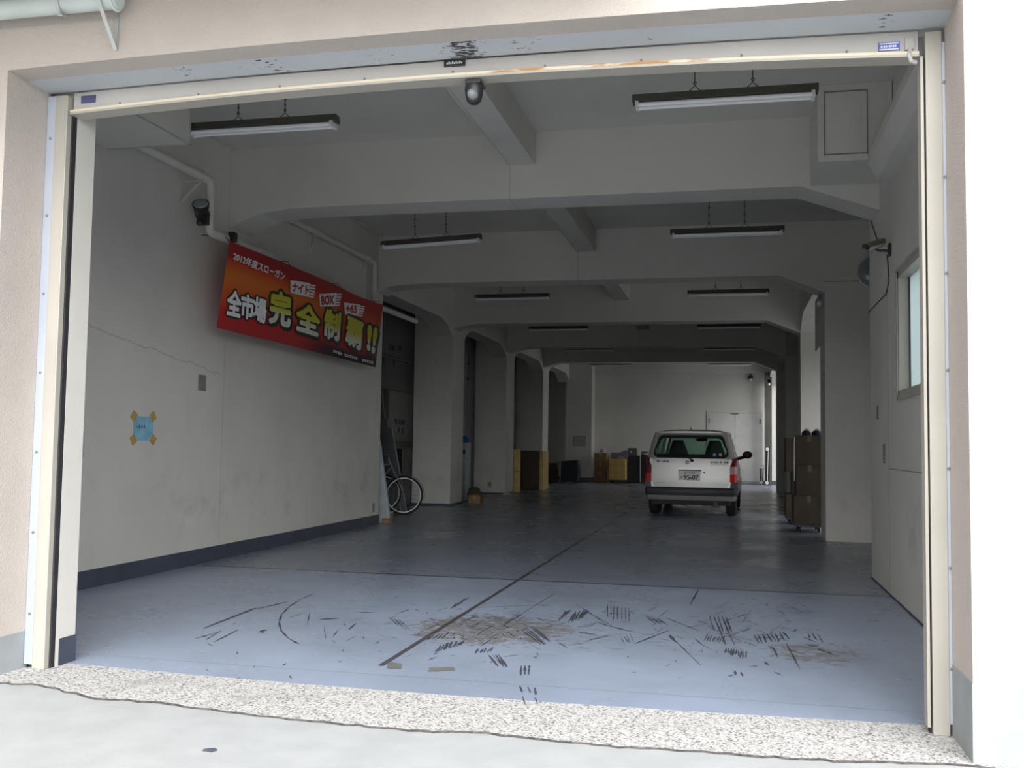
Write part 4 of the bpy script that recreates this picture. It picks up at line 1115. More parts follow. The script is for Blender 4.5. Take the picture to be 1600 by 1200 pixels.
# ------------------------------------------------------------------ back-left: large open crate between the pillars
ya = 19.2
a_ = at(802, 768, 'z', 0); 
fx0, fx1 = at(801.5, 768, 'y', ya).x, at(812, 768, 'y', ya).x
hz = at(806, 702, 'y', ya).z
t = thing('upright_board', 'tall yellowish board leaning upright past the second clear-standing pillar', 'board', ((fx0+fx1)/2, ya, 0))
MB().box(fx0, fx1, ya, ya+.06, 0, hz).build('board', M['card_pale'], t, bevel=.004)
m = MB()
for z in (.12, hz-.12, hz*.5): m.lathe([(.009, 0), (.009, -.006), (0, -.008)], ((fx0+fx1)/2+.02, ya, z), 'y', 8)
m.box(fx0+.02, fx1-.03, ya-.004, ya-.0002, hz*.47, hz*.485); m.build('bolt', M['black'], t)
yc = 20.6
fx0, fx1, fx2 = at(812, 766, 'y', yc).x, at(843, 766, 'y', yc).x, at(848, 766, 'y', yc).x
hz = at(828, 704.5, 'y', yc).z
t = thing('crate', 'tall dark brown crate with pale edge board standing against the third clear-standing pillar', 'crate', ((fx0+fx1)/2, yc, 0))
MB().box(fx0-.15, fx1, yc, yc+.8, 0, hz).build('case', M['card_dark'], t, bevel=.006)
m = MB().box(fx1+.001, fx2, yc-.02, yc+.75, 0, hz); m.build('edge_board', M['card_pale'], t, bevel=.004)
for z0, z1 in ((hz-.07, hz-.02), (.03, .08), (hz*.5, hz*.5+.03)): MB().box(fx0, fx1-.02, yc-.012, yc-.0002, z0, z1).build('batten', M['card_dark'], t)

# dark folded stack and box before the far pillar
yd = 25.3
x0, x1 = at(874, 752, 'y', yd).x, at(902, 752, 'y', yd).x; z1_ = at(888, 719, 'y', yd).z
t = thing('cage_trolley', 'dark covered trolley in front of the wide back pillar', 'trolley', ((x0+x1)/2, yd, 0))
m = MB(); m.loft([[(x0, yd, .08), (x1, yd, .08), (x1, yd+.6, .08), (x0, yd+.6, .08)], [(x0+.01, yd, z1_*.6), (x1+.03, yd, z1_*.6), (x1+.02, yd+.6, z1_*.6), (x0, yd+.6, z1_*.6)], [(x0-.01, yd+.02, z1_-.05), (x1-.03, yd+.02, z1_), (x1-.05, yd+.6, z1_), (x0, yd+.6, z1_-.04)]])
m.build('cover', M['blackcloth'], t, bevel=.02)
m = MB().tube([(x0+.02, yd-.015, .06), (x0+.03, yd-.015, z1_-.06)], .012, 8); m.build('upright', M['galv'], t)
for x in (x0+.08, x1-.08):
    for y in (yd+.06, yd+.52):
        MB().lathe([(.012, -.014), (.038, -.014), (.04, 0), (.038, .014), (.012, .014)], (x, y, .04), 'x', 14).build('caster', M['tyre'], t)
x0, x1 = at(856, 754, 'y', yd+.3).x, at(870, 754, 'y', yd+.3).x; zt_ = at(860, 724, 'y', yd+.3).z
carton('cardboard_box', 'dull carton low between the third clear-standing pillar and the dark trolley', 'box', x0-.2, x1-.03, yd+.3, yd+.8, 0.001, zt_*.68, M['card_dark'])
t = carton('cardboard_box', 'darker carton lying on the dull carton beside the dark trolley', 'box', x0-.18, x1-.05, yd+.32, yd+.78, zt_*.68+.001, zt_, M['card_dark'])

# yellow crates near the back wall
yf = 26.7
x0, x1 = at(928, 752, 'y', yf).x, at(948, 752, 'y', yf).x; zt_ = at(940, 708, 'y', yf).z
carton('cardboard_box', 'brown carton at the bottom of the pile left of the yellow crate trolley', 'box', x0, x1-.04, yf, yf+.45, .001, .33, M['card'])
carton('cardboard_box', 'brown carton in the middle of the pile left of the yellow crate trolley', 'box', x0, x1-.02, yf, yf+.45, .332, .62, M['card'])
carton('cardboard_box', 'brown carton on top of the pile left of the yellow crate trolley', 'box', x0, x1-.03, yf, yf+.45, .622, zt_, M['card_pale'] if False else M['card'])
p = at(948, 703, 'y', yf+.2)
t = thing('plastic_bag', 'crumpled white plastic bag on the brown carton pile', 'bag', (p.x, p.y, zt_))
m = MB().sphere((p.x-.12, yf+.2, zt_+.07), .075, (1.3, 1, 1)); 
for v in m.bm.verts: v.co += Vector((random.uniform(-.012, .012), random.uniform(-.012, .012), random.uniform(-.012, .012))); v.co.z = max(v.co.z, zt_+.001)
m.build('bag_body', M['whitepl'], t, smooth=True)
yf = 26.1
x0, x1 = at(951, 754, 'y', yf).x, at(977, 754, 'y', yf).x; zt_ = at(965, 717, 'y', yf).z
dolly('dolly.002', 'small dolly carrying the yellow crates before the back wall', x0, x1, yf+.02, yf+.5, .115)
hh = (zt_-.118)/3
for k, nm in enumerate(('bottom', 'middle', 'topmost')):
    z0 = .117+k*hh; t = thing('crate', '%s yellow crate of the stack on the small dolly' % nm, 'crate', ((x0+x1)/2, yf+.25, z0), 'yellow crates on the dolly')
    MB().box(x0+.005*k, x1-.004*k, yf, yf+.5, z0, z0+hh-.003).build('tub', M['yellow'], t, bevel=.008)
    m = MB().box(x0+.01, x1-.01, yf-.012, yf-.0002, z0+hh-.04, z0+hh-.008); m.box(x0+.01, x1-.01, yf-.008, yf-.0002, z0+hh*.35, z0+hh*.42); m.build('rim', M['yellow'], t)
t = thing('push_handle', 'upright yellow handle frame beside the yellow crates', 'handle', (x0-.06, yf+.3, 0))
m = MB().tube(bend([(x0-.05, yf+.1, 0), (x0-.06, yf+.1, zt_+.12), (x0-.06, yf+.4, zt_+.12), (x0-.05, yf+.4, 0)], .05), .018, 8); m.build('handle_frame', M['yellow'], t)
t = thing('folded_sheet', 'crumpled clear sheet lying on the topmost yellow crate', 'sheet', ((x0+x1)/2, yf+.25, zt_))
m = MB().sphere(((x0+x1)/2+.02, yf+.25, zt_+.01), .17, (1, 1, .42))
for v in m.bm.verts: v.co.z = max(v.co.z, zt_+.0005); v.co += Vector((0, 0, random.uniform(0, .012)))
m.build('sheet', M['greyobj'], t, smooth=True)
# dark covered heap, box and lid right of it, half behind the van
yg = 26.6
x0, x1 = at(979, 755, 'y', yg).x, at(999, 755, 'y', yg).x; zt_ = at(985, 712, 'y', yg).z; zh = at(985, 700, 'y', yg).z
t = thing('covered_rack', 'tall rack under a black cloth between the yellow crates and the van', 'rack', ((x0+x1)/2, yg, 0))
m = MB().loft([[(x0, yg, .01), (x1-.01, yg, .01), (x1-.01, yg+.6, .01), (x0, yg+.6, .01)], [(x0+.02, yg, zt_*.7), (x1-.01, yg, zt_*.7), (x1-.01, yg+.6, zt_*.7), (x0+.02, yg+.6, zt_*.7)], [(x0+.04, yg+.05, zt_), (x1-.02, yg+.05, zt_), (x1-.02, yg+.55, zt_), (x0+.04, yg+.55, zt_)]])
m.build('cloth_cover', M['blackcloth'], t, bevel=.02)
x2, x3 = at(981, 705, 'y', yg).x, at(994, 705, 'y', yg).x
t = thing('boxed_machine', 'black boxy machine with a bright dot on top of the covered rack', 'machine', ((x2+x3)/2, yg+.25, zt_))
MB().box(x2, x3, yg+.06, yg+.4, zt_+.001, zh).build('cabinet', M['black'], t, bevel=.008)
MB().lathe([(.025, 0), (.025, -.01), (0, -.012)], (x2+.1, yg+.06, zt_+.12), 'y', 12).build('badge', M['white'], t)
x4, x5 = x1+.02, at(1016, 755, 'y', yg).x; z5 = at(1005, 709, 'y', yg).z
t = thing('covered_rack.001', 'lower black covered rack just left of the van tail', 'rack', ((x4+x5)/2, yg, 0))
MB().loft([[(x4, yg, .01), (x5, yg, .01), (x5, yg+.6, .01), (x4, yg+.6, .01)], [(x4+.02, yg+.03, z5), (x5-.04, yg+.03, z5-.08), (x5-.04, yg+.6, z5-.08), (x4+.02, yg+.6, z5)]]).build('cloth_cover', M['blackcloth'], t, bevel=.02)
MB().tube([(x4+.005, yg-.015, .02), (x4+.005, yg-.015, z5-.05)], .012, 8).build('pole', M['galv'], t)
x6, x7 = at(1001, 706, 'y', yg).x, at(1011, 706, 'y', yg).x
t = thing('tray', 'small grey box lying on the lower covered rack', 'box', ((x6+x7)/2, yg+.3, z5))
MB().box(x6, x7, yg+.15, yg+.45, z5+.001, z5+.075).build('tray_body', M['greyobj'], t, bevel=.008)
MB().box(x6+.02, x7-.02, yg+.145, yg+.15, z5+.03, z5+.05).build('slot', M['black'], t)
t = thing('tarp', 'grey tarpaulin draped behind the yellow crates against the back wall', 'tarp', (at(965, 712, 'y', 27.6).x, 27.6, 0))
xa, xb = at(955, 740, 'y', 27.55).x, at(984, 740, 'y', 27.55).x; zc_ = at(980, 703, 'y', 27.55).z
m = MB().prism([(xa, .0), (xa, .95), (xa+.25, zc_-.12), (xa+.42, zc_-.02), (xb, zc_), (xb, 0)], 'y', 27.5, 27.8); m.build('tarp_sheet', M['greyobj'], t, bevel=.02)

# folded hand trucks by the yard opening
for k, (pxa, pxb, ytop, lab) in enumerate(((1187, 1193, 727, 'folded hand truck leaning left of the yard opening, the lower one'), (1195, 1203, 699, 'folded hand truck right beside the yard opening, the taller one'))):
    y_ = 27.1 - .25*k; xa, xb = at(pxa, 750, 'y', y_).x, at(pxb, 750, 'y', y_).x; z_ = at(pxa, ytop, 'y', y_).z
    t = thing('hand_truck', lab, 'hand truck', ((xa+xb)/2, y_, 0), 'folded hand trucks by the yard opening')
    MB().loft([[(xa, y_, .03), (xb, y_, .03), (xb, y_+.12, .03), (xa, y_+.12, .03)], [(xa+.04, y_+.2, z_), (xb+.02, y_+.2, z_), (xb+.02, y_+.28, z_), (xa+.04, y_+.28, z_)]]).build('deck', M['black'], t, bevel=.01)
    for z in (.10, z_-.06):
        f = z/z_
        m = MB().lathe([(.015, -.02), (.05, -.02), (.055, 0), (.05, .02), (.015, .02)], ((xa+xb)/2-.02+.03*f, y_-.05+.2*f, max(z, .056)), 'y', 16); w_ = m.build('caster', M['whitepl'], t)
    m = MB().tube([((xa+xb)/2, y_-.02, .05), ((xa+xb)/2+.03, y_+.18, z_-.05)], .010, 8); m.build('handle', M['galv'], t)

# bulb-like cameras at the back
for (px, py, y_, lab) in ((1173, 590.5, 27.6, 'small dark camera with white lens under the back ledge above the double door'), (1201.5, 599, 27.4, 'small dark camera at the back right pilaster')):
    p = at(px, py, 'y', y_)
    t = thing('dome_camera', lab, 'camera', p)
    zt_ = 3.575 if px < 1180 else p.z+.05
    if px < 1180:
        p.y = 27.86; MB().tube([(p.x, 27.86, p.z+.03), (p.x, 27.86, 3.575)], .016, 8).build('stem', M['black'], t)
        MB().sphere((p.x, 27.86, p.z+.03), .085).build('housing', M['black'], t, smooth=True); MB().sphere((p.x, 27.80, p.z-.05), .05).build('lens', M['whitepl'], t, smooth=True)
    else:
        MB().box(p.x-.05, p.x+.05, y_, 27.55, p.z+.02, p.z+.12).build('housing', M['black'], t, bevel=.01); MB().sphere((p.x, y_+.02, p.z-.03), .045).build('lens', M['whitepl'], t, smooth=True)
p = at(1026, 544, 'y', 22.3)
t = thing('smoke_detector', 'small white fitting under the ceiling of the fifth bay above the van', 'detector', (p.x, 21.2, ZC))
MB().lathe([(.10, 0), (.10, -.03), (.06, -.055), (0, -.06)], (p.x, 21.2, ZC), 'z', 20).build('cap', M['whitepl'], t, smooth=True)
MB().tube([(p.x-.10, 21.2, ZC-.02), (p.x+.10, 21.2, ZC-.02)], .012, 8).build('base', M['whitepl'], t)

# ------------------------------------------------------------------ left alcove
bk = thing('bicycle', 'bicycle with a pale front rim sticking out past the end of the left wall', 'bicycle', (-1.80, 10.9, 0), rz=math.radians(28), local=True)
def bwheel(x, nm):
    m = MB().torus((x, 0, .325), .305, .019, 'y', 44, 8); w_ = m.build(nm, M['tyre'], bk, smooth=True)
    m = MB().torus((x, 0, .325), .281, .011, 'y', 44, 6); m.box  # rim
    tag(sub(m, 'rim', M['whitepl'], w_, smooth=True), 'pale rim')
    m = MB()
    for k in range(18):
        a_ = 2*PI*k/18; m.tube([(x, (.02 if k % 2 else -.02), .325), (x+.278*math.cos(a_), 0, .325+.278*math.sin(a_))], .0018, 4)
    m.tube([(x, -.045, .325), (x, .045, .325)], .018, 10); sub(m, 'spokes', M['greyobj'], w_)
bwheel(0, 'wheel'); bwheel(-1.05, 'wheel')
m = MB()
m.tube([(-.22, 0, .82), (-.28, 0, .92)], .016, 8); m.tube([(-.20, 0, .80), (-.62, 0, .30)], .016, 8); m.tube([(-.62, 0, .30), (-.76, 0, .80)], .015, 8); m.tube([(-.21, 0, .84), (-.74, 0, .74)], .015, 8)
for s_ in (-.04, .04): m.tube([(-.62, s_, .30), (-1.05, s_, .325)], .010, 6); m.tube([(-1.05, s_, .325), (-.75, s_*.5, .76)], .009, 6)
m.build('frame', M['greyobj'], bk, smooth=True)
m = MB()
for s_ in (-.05, .05): m.tube([(0, s_, .325), (-.04, s_, .45), (-.17, s_*.8, .70)], .011, 6)
m.tube([(-.17, -.05, .70), (-.17, .05, .70)], .012, 6); m.tube([(-.17, 0, .70), (-.27, 0, .95)], .014, 8); m.build('fork', M['chrome'], bk, smooth=True)
m = MB().tube(bend([(-.45, -.28, .98), (-.30, -.24, 1.0), (-.26, 0, .95), (-.30, .24, 1.0), (-.45, .28, .98)], .06), .012, 8); m.build('handlebar', M['chrome'], bk, smooth=True)
m = MB().sphere((-.80, 0, .86), .10, (1.3, .75, .35)); m.tube([(-.76, 0, .78), (-.79, 0, .85)], .013, 8); m.build('saddle', M['black'], bk, smooth=True)
for x in (0, -1.05):
    m = MB(); r_ = []
    for k in range(15):
        a_ = math.radians(-10+170*k/14); r_.append([(x+.345*math.cos(a_), y_, .325+.345*math.sin(a_)+z_) for y_, z_ in ((-.028, -.006), (0, .004), (.028, -.006), (0, 0))])
    m.loft(r_); m.build('mudguard', M['greyobj'], bk, smooth=True)
m = MB().tube([(.0, .05, .325), (.03, .10, .02)], .008, 6); m.build('kickstand', M['chrome'], bk)

b2 = copy_tree(bk); b2.location = (at(598, 782, 'y', 11.42).x, 11.42, 0)
b2['label'] = 'second bicycle behind the first, only part of its front wheel showing past the wall'
bk['group'] = b2['group'] = 'bicycles in the left alcove'
for k, (pxb, pyb, pxt, pyt, lab) in enumerate(((636, 788, 613, 668, 'dark grey board leaning in the left alcove, nearest the first clear pillar'), (627, 790, 606, 655, 'dark grey board leaning in the left alcove, second from the first clear pillar'),
        (618, 790, 601, 640, 'dark grey board leaning in the left alcove, third from the first clear pillar'), (609, 790, 598, 610, 'dark grey board leaning in the left alcove, half hidden by the wall end'))):
    y_ = 12.0+.11*k; a_ = at(pxb, pyb, 'y', y_-.3); z_ = at(pxt, pyt, 'y', y_).z; b_ = at(pxt, pyt, 'y', y_-.3+.16*z_)
    t = thing('leaning_board', lab, 'board', (a_.x, a_.y, 0), 'boards leaning in the left alcove')
    m = MB(); a_.z = .002; w_ = Vector((.10, 0, 0)); th = Vector((0, .03, 0))
    m.loft([[a_-w_, a_, a_+th, a_-w_+th], [b_-w_, b_, b_+th, b_-w_+th]]); m.build('board', M['board'], t)
    m = MB(); e_ = Vector((0, -.004, 0)); s2 = Vector((.014, 0, 0))
    m.loft([[a_-s2+e_, a_+e_, a_-e_*.1, a_-s2-e_*.1], [b_-s2+e_, b_+e_, b_-e_*.1, b_-s2-e_*.1]]); m.build('edge_rail', M['palepanel'], t)
# pale panels standing at the wall end
a_ = at(598, 805, 'y', 9.3); 
t = thing('folded_partition', 'pale blue-grey narrow panel leaning against the end of the left wall', 'panel', (a_.x, 9.3, 0))
m = MB(); x0 = at(599, 800, 'y', 9.3).x; x1 = at(611, 800, 'y', 9.3).x; zt_ = at(598, 690, 'y', 9.3).z
m.loft([[(x0-.15, 9.27, .002), (x1, 9.27, .002), (x1, 9.33, .002), (x0-.15, 9.33, .002)], [(x0-.2, 9.10, zt_), (x0-.01, 9.10, zt_), (x0-.01, 9.16, zt_), (x0-.2, 9.16, zt_)]]); m.build('panel', M['palepanel'], t)
m = MB(); m.loft([[(x1-.05, 9.262, .01), (x1-.035, 9.262, .01), (x1-.035, 9.2685, .01), (x1-.05, 9.2685, .01)], [(x0-.04, 9.092, zt_-.02), (x0-.03, 9.092, zt_-.02), (x0-.03, 9.0985, zt_-.02), (x0-.04, 9.0985, zt_-.02)]]); m.build('rib', M['galv'], t)
p = at(605, 817, 'z', 0)
t = thing('floor_block', 'small dull brown block on the floor at the end of the left wall', 'block', p)
m = MB().prism([(p.y-.1, 0), (p.y+.1, 0), (p.y+.1, .15), (p.y, .15), (p.y-.04, .08), (p.y-.1, .06)], 'x', p.x-.05, p.x+.06); m.build('block', M['card'], t, bevel=.006)
MB().box(p.x-.05, p.x+.06, p.y+.0, p.y+.1, .151, .165).build('pad', M['palepanel'], t)

XA = -3.599
def onA(px, py): return at(px, py, 'x', XA)
a_, b_ = onA(601, 608), onA(636, 690)
t = thing('electrical_cabinet', 'flat grey cabinet with black marks on the dim alcove wall above the leaning boards', 'cabinet', (XA, a_.y, b_.z))
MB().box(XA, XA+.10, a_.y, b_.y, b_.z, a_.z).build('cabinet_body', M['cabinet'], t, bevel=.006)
m = MB()
m.box(XA+.1001, XA+.103, a_.y, b_.y, a_.z-.02, a_.z); m.box(XA+.1001, XA+.103, b_.y-.25, b_.y-.24, b_.z, a_.z); m.build('door_seam', M['black'], t)
m = MB()
for px, y0, y1 in ((610.5, 654, 661), (612.8, 655, 663), (616, 655, 663), (619, 656, 664), (622, 656, 664), (624.5, 657, 664), (616, 667, 676), (622, 669, 677)):
    p, q = onA(px, y0), onA(px, y1); m.box(XA+.1001, XA+.103, p.y-.035, p.y+.035, q.z, p.z)
m.build('lettering', M['ink'], t)
a_, b_ = onA(598, 556), onA(640, 568)
t = thing('conduit', 'thin conduit with brackets across the dim alcove wall above the cabinet', 'conduit', (XA, 14, a_.z))
m = MB().tube([(XA+.05, 11.5, a_.z), (XA+.05, 16.5, a_.z)], .03, 8); m.build('pipe_run', M['plate'], t, smooth=True)
for y_ in (14.6, 15.3): MB().box(XA, XA+.05, y_, y_+.03, a_.z-.15, a_.z).build('bracket', M['plate'], t)
t = thing('wall_sign', 'small sign with two black marks high on the dim alcove wall', 'sign', onA(619, 543))
a_, b_ = onA(609, 536), onA(630, 553)
MB().box(XA, XA+.012, a_.y, b_.y, b_.z, a_.z).build('sign_board', M['alcove'], t)
m = MB()
for px, w_ in ((612, .06), (614.8, .05), (622, .05), (625.6, .05)):
    p, q = onA(px, 540), onA(px, 548); m.box(XA+.0121, XA+.014, p.y-w_, p.y+w_, q.z, p.z)
m.build('lettering', M['ink'], t)
p = at(623, 702, 'y', 13.2)
t = thing('locker', 'black low cabinet in the alcove corner behind the leaning boards', 'cabinet', (p.x, 13.0, 0))
MB().box(-3.0, -2.5, 12.85, 13.35, 0, 1.08).build('cabinet_body', M['black'], t, bevel=.008)
MB().box(-2.78, -2.77, 12.845, 12.85, .05, 1.03).build('door_seam', M['greyobj'], t)
# second alcove sliver: pipe stack, blue bag, crate
t = thing('standpipe', 'thin dark standpipe in the narrow gap between the first two clear pillars', 'pipe', (-2.6, 16.9, 0))
p = at(731, 650, 'y', 16.9); MB().tube([(p.x, 16.9, 0), (p.x, 16.9, ZC)], .022, 10).build('pipe_run', M['plate'], t, smooth=True)
MB().torus((p.x, 16.9, 3.0), .032, .012, 'z', 14, 6).build('flange', M['black'], t); MB().torus((p.x, 16.9, 2.65), .032, .018, 'z', 14, 6).build('flange', M['black'], t)
p = at(729, 685, 'y', 16.6)
t = thing('locker.001', 'narrow grey locker in the gap between the first two clear pillars, under a blue bundle', 'locker', (p.x, 16.5, 0))
lz2 = at(729, 692, 'y', 16.5).z
MB().box(p.x-.25, p.x+.05, 16.4, 16.8, 0, lz2).build('locker_body', M['palepanel'], t, bevel=.006); MB().box(p.x-.02, p.x+.03, 16.39, 16.4, lz2*.8, lz2*.87).build('vent', M['black'], t)
t = thing('bundle', 'bright blue plastic bundle on the narrow grey locker', 'bundle', (p.x, 16.55, lz2))
m = MB().sphere((p.x-.04, 16.55, lz2+.07), .1, (1.1, 1, .85))
for v in m.bm.verts: v.co += Vector((random.uniform(-.01, .01), random.uniform(-.01, .01), random.uniform(-.01, .01))); v.co.z = max(v.co.z, lz2+.001)
m.build('bundle_body', M['blue'], t, smooth=True)
# clutter at the foot of the first clear pillar
p = at(741, 787, 'z', 0)
carton('cardboard_box', 'small brown carton on the floor behind the first clear pillar', 'box', p.x-.12, p.x+.12, p.y, p.y+.25, .001, .17, M['card'])
for k, px in enumerate((745, 748.5)):
    q = at(px+k*1.0, 776.5, 'z', 0)
    t = thing('bottle', 'small white-capped bottle beside the small carton, %s' % ('nearer the carton' if k == 0 else 'farther from the carton'), 'bottle', (q.x, q.y, 0), 'small white bottles by the pillar')
    MB().lathe([(.0, 0), (.03, 0), (.03, .07), (.015, .09)], (q.x, q.y, 0), 'z', 12).build('bottle_body', M['greyobj'], t, smooth=True); MB().lathe([(.022, .09), (.022, .13), (0, .131)], (q.x, q.y, 0), 'z', 12).build('cap', M['whitepl'], t)
q = at(736, 768, 'y', p.y+.3)
t = thing('bundle', 'small pile of brown wrapping on the floor behind the small carton', 'bundle', (p.x-.15, p.y+.35, 0))
m = MB().sphere((p.x-.12, p.y+.47, .14), .15, (1, 1, 1.1))
for v in m.bm.verts: v.co += Vector((random.uniform(-.02, .02), random.uniform(-.02, .02), random.uniform(-.02, .02))); v.co.z = max(v.co.z, .001)
m.build('bundle_body', M['card_dark'], t)
q = at(791, 773, 'z', 0)
t = thing('paper_scrap', 'white crumpled paper scrap at the foot of the second clear pillar', 'paper', q)
MB().loft([[(q.x-.08, q.y-.05, .002), (q.x+.1, q.y-.02, .002), (q.x+.12, q.y+.08, .002), (q.x-.06, q.y+.06, .002)], [(q.x-.06, q.y-.03, .03), (q.x+.06, q.y-.01, .012), (q.x+.10, q.y+.05, .02), (q.x-.03, q.y+.04, .04)]]).build('scrap', M['white'], t)
q = at(855.5, 760.5, 'z', 0)
t = thing('paper_scrap', 'tiny white scrap at the foot of the third clear pillar', 'paper', q)
MB().loft([[(q.x-.05, q.y-.05, .002), (q.x+.05, q.y-.02, .002), (q.x+.05, q.y+.06, .002), (q.x-.05, q.y+.06, .002)], [(q.x-.03, q.y-.03, .05), (q.x+.03, q.y-.01, .03), (q.x+.03, q.y+.04, .03), (q.x-.03, q.y+.04, .06)]]).build('scrap', M['white'], t)
q = at(327, 1173, 'z', -.007)
t = thing('leaf_scrap', 'dark dead leaf on the pale street in front of the sill', 'leaf', q)
MB().loft([[q+Vector((-.025, -.012, .001)), q+Vector((.02, -.018, .001)), q+Vector((.03, .012, .001)), q+Vector((-.01, .016, .001))], [q+Vector((-.02, -.006, .008)), q+Vector((.015, -.01, .005)), q+Vector((.022, .008, .010)), q+Vector((-.008, .010, .006))]]).build('leaf', M['ink'], t)

# ------------------------------------------------------------------ skid marks and scrapes on the floor (real marks lying on the paint)
m = MB(); zf = [.0008]
def stroke(p, q, w, bow=0.):
    a_ = at(*p, 'z', 0); b_ = at(*q, 'z', 0); d_ = b_-a_
    if d_.length < 1e-4: return
    s_ = Vector((-d_.y, d_.x, 0)).normalized(); n = 7; A = []; B = []
    zf[0] += 1.5e-6
    for k in range(n+1):
        t_ = k/n; c_ = a_+d_*t_+s_*bow*4*t_*(1-t_); ww = w*.85*(.35+.65*math.sin(PI*min(max(t_, .04), .96)))*random.uniform(.4, 1.2)/2
        A.append(m.bm.verts.new((c_.x+s_.x*ww, c_.y+s_.y*ww, zf[0]))); B.append(m.bm.verts.new((c_.x-s_.x*ww, c_.y-s_.y*ww, zf[0])))
    for k in range(n): m.bm.faces.new([A[k], A[k+1], B[k+1], B[k]])
def comb(x0, y0, x1, y1, n, dx, dy, w=.02):
    for k in range(n):
        f = k/max(1, n-1); x = x0+(x1-x0)*f; y = y0+(y1-y0)*f
        stroke((x+random.uniform(-1, 1), y), (x+dx+random.uniform(-2, 2), y+dy+random.uniform(-2, 2)), w*random.uniform(.6, 1.2))
arcp = [(492, 927), (470, 936), (452, 948), (440, 960), (436, 972), (439, 985), (450, 997), (468, 1007)]
for p, q in zip(arcp, arcp[1:]): stroke(p, q, .022)
stroke((318, 982), (400, 950), .05); stroke((400, 952), (450, 940), .03); stroke((322, 1000), (345, 986), .02); stroke((335, 1003), (372, 984), .025)
stroke((305, 998), (340, 988), .02); stroke((500, 968), (530, 966), .06); stroke((555, 957), (590, 957), .03); stroke((545, 984), (556, 974), .02); stroke((405, 988), (415, 984), .05)
stroke((480, 975), (484, 958), .01); stroke((452, 965), (475, 958), .012); stroke((506, 980), (509, 998), .01); stroke((520, 995), (528, 985), .012)
comb(609, 965, 622, 968, 4, 14, 14, .012); comb(703, 952, 718, 943, 4, 14, -10, .02); comb(668, 1000, 690, 998, 4, 10, -8, .02)
comb(680, 1019, 718, 1009, 10, 6, -9, .022); comb(744, 1021, 766, 1019, 5, 4, -7, .02); comb(764, 1024, 778, 1022, 4, 16, 19, .018); comb(720, 974, 760, 1000, 4, 24, -14, .012)
comb(815, 984, 832, 978, 5, 30, 24, .028); comb(872, 970, 882, 962, 3, 8, -10, .03); comb(888, 973, 908, 966, 5, 8, -14, .03); comb(898, 943, 930, 962, 4, 28, 18, .014)
comb(949, 944, 982, 950, 7, 0, 22, .012); stroke((948, 939), (978, 940), .02); stroke((952, 958), (984, 960), .012); stroke((952, 950), (984, 951), .012)
comb(906, 988, 920, 992, 3, 14, 2, .03); stroke((915, 1002), (955, 992), .025); comb(930, 972, 975, 985, 7, 18, 4, .018); comb(970, 996, 984, 990, 4, 6, 12, .01)
comb(815, 1040, 827, 1040, 3, 0, 16, .02); comb(813, 1072, 835, 1075, 3, 4, 10, .024); comb(816, 1088, 836, 1090, 2, 3, 12, .012)
comb(1008, 962, 1028, 966, 5, 18, 12, .016); stroke((1040, 965), (1092, 986), .018); stroke((992, 1006), (1045, 985), .022); stroke((1050, 996), (1095, 1040), .012); stroke((1046, 992), (1056, 1004), .03)
comb(1108, 962, 1134, 964, 5, 10, 24, .02); stroke((1118, 968), (1134, 1008), .02); stroke((1134, 980), (1148, 1008), .014); comb(1100, 1002, 1128, 1004, 8, 6, -10, .012); comb(1136, 1012, 1166, 1018, 9, -2, 10, .016)
stroke((1086, 998), (1100, 1010), .012); comb(1178, 992, 1224, 988, 8, 8, 12, .024); stroke((1206, 1008), (1216, 1028), .016); stroke((1228, 1004), (1250, 1046), .014); comb(1262, 1008, 1290, 1018, 3, 14, 4, .03)
comb(1262, 988, 1278, 990, 3, 6, 12, .014); comb(1195, 1034, 1210, 1050, 2, 8, 5, .02); stroke((1169, 1041), (1184, 1041), .02); comb(1148, 1048, 1158, 1050, 2, 2, 6, .02)
stroke((1078, 946), (1092, 920), .02); stroke((730, 950), (860, 945), .012); stroke((790, 975), (870, 925), .008); stroke((1160, 972), (1176, 950), .008)
for k in range(240):
    x = random.gauss(760, 90) if k < 150 else random.gauss(1130, 90); y = random.gauss(978, 18); an = random.choice((-1, 1))*random.uniform(.1, .9); L_ = random.uniform(6, 26)
    if not 500 < x < 1290: continue
    stroke((x, y), (x+L_*math.cos(an), y+L_*math.sin(an)*.6), random.uniform(.004, .013))
for k in range(70):
    x = random.uniform(300, 1300); y = random.gauss(1000, 40); 
    if y > 1065 or y < 930: continue
    stroke((x, y), (x+random.uniform(-8, 8), y+random.uniform(-4, 4)), random.uniform(.006, .014))
sk_ = m.build('skid_marks', simple('dark_rubber_scuff', (.055, .06, .075), .7, 0, .4, 14))
tag(sk_, 'dark skid marks and scrapes on the blue floor behind the sill', 'skid marks', kind='stuff')
m = MB()
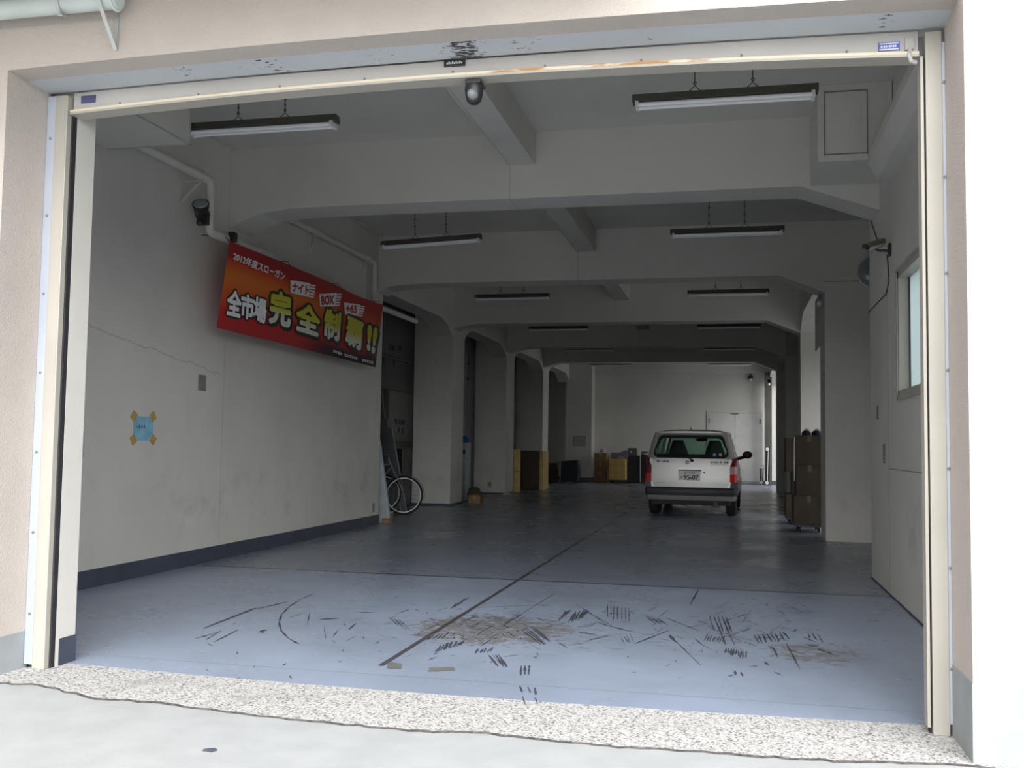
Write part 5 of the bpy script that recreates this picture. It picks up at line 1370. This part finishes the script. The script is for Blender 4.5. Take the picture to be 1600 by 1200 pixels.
for q in ([(671, 1043), (709, 1042), (711, 1048), (669, 1049)], [(607, 1034), (628, 1037), (627, 1045), (604, 1044)]):
    m.loft([[at(x, y, 'z', .0005) for x, y in q], [at(x, y, 'z', .0022) for x, y in q]])
tag(m.build('paint_patch', simple('bare_concrete_patch', (.14, .14, .135), .8)), 'two bare grey-brown patches in the floor paint near the sill', 'patch', kind='stuff')

# ------------------------------------------------------------------ light: overcast sky
W = bpy.data.worlds.new('overcast_sky'); S.world = W; W.use_nodes = True; nt = W.node_tree
bg = nt.nodes['Background']
tc = nd(nt, 'ShaderNodeTexCoord'); sp = nd(nt, 'ShaderNodeSeparateXYZ'); nt.links.new(tc.outputs['Generated'], sp.inputs[0])
L_ = Vector((.26, -.86, .42)).normalized()
dp = nd(nt, 'ShaderNodeVectorMath'); dp.operation = 'DOT_PRODUCT'; nt.links.new(tc.outputs['Generated'], dp.inputs[0]); dp.inputs[1].default_value = L_
patch = mth(nt, 'POWER', mth(nt, 'MAXIMUM', dp.outputs['Value'], 0), 5)      # brighter part of the cloud cover
g_ = mth(nt, 'ADD', .55, mth(nt, 'MULTIPLY', patch, 2.6))
c = mixc(nt, g_, (0, 0, 0), (.99, .985, 1.0)); c.node.clamp_factor = False
c = mixc(nt, ramp(nt, sp.outputs[2], .01, -.03), c, (.20, .20, .20))
nt.links.new(c, bg.inputs[0]); bg.inputs[1].default_value = 1.0
mb = MB().prism([(-7, FY), (-7, -2.3), (.8, -2.0), (3.2, -1.2), (3.2, FY)], 'z', 3.41, 3.55); struct(mb, 'sky_blocker_slab', M['stucco'])  # unseen slab added above the view to keep sky light off the header
mb = MB().box(-7.5, -6.0, -15, FY, -.3, 9); struct(mb, 'sky_blocker_wall', M['stucco'])  # unseen wall added outside the view to dim the sky from the left

S.view_settings.view_transform = 'Standard'; S.view_settings.look = 'None'; S.view_settings.gamma = 1
S.view_settings.use_curve_mapping = False; S.view_settings.exposure = 1.75
S.cycles.max_bounces = 10; S.cycles.diffuse_bounces = 6; S.cycles.use_denoising = True
for o in bpy.data.objects:
    if '_abs' in o: del o['_abs']
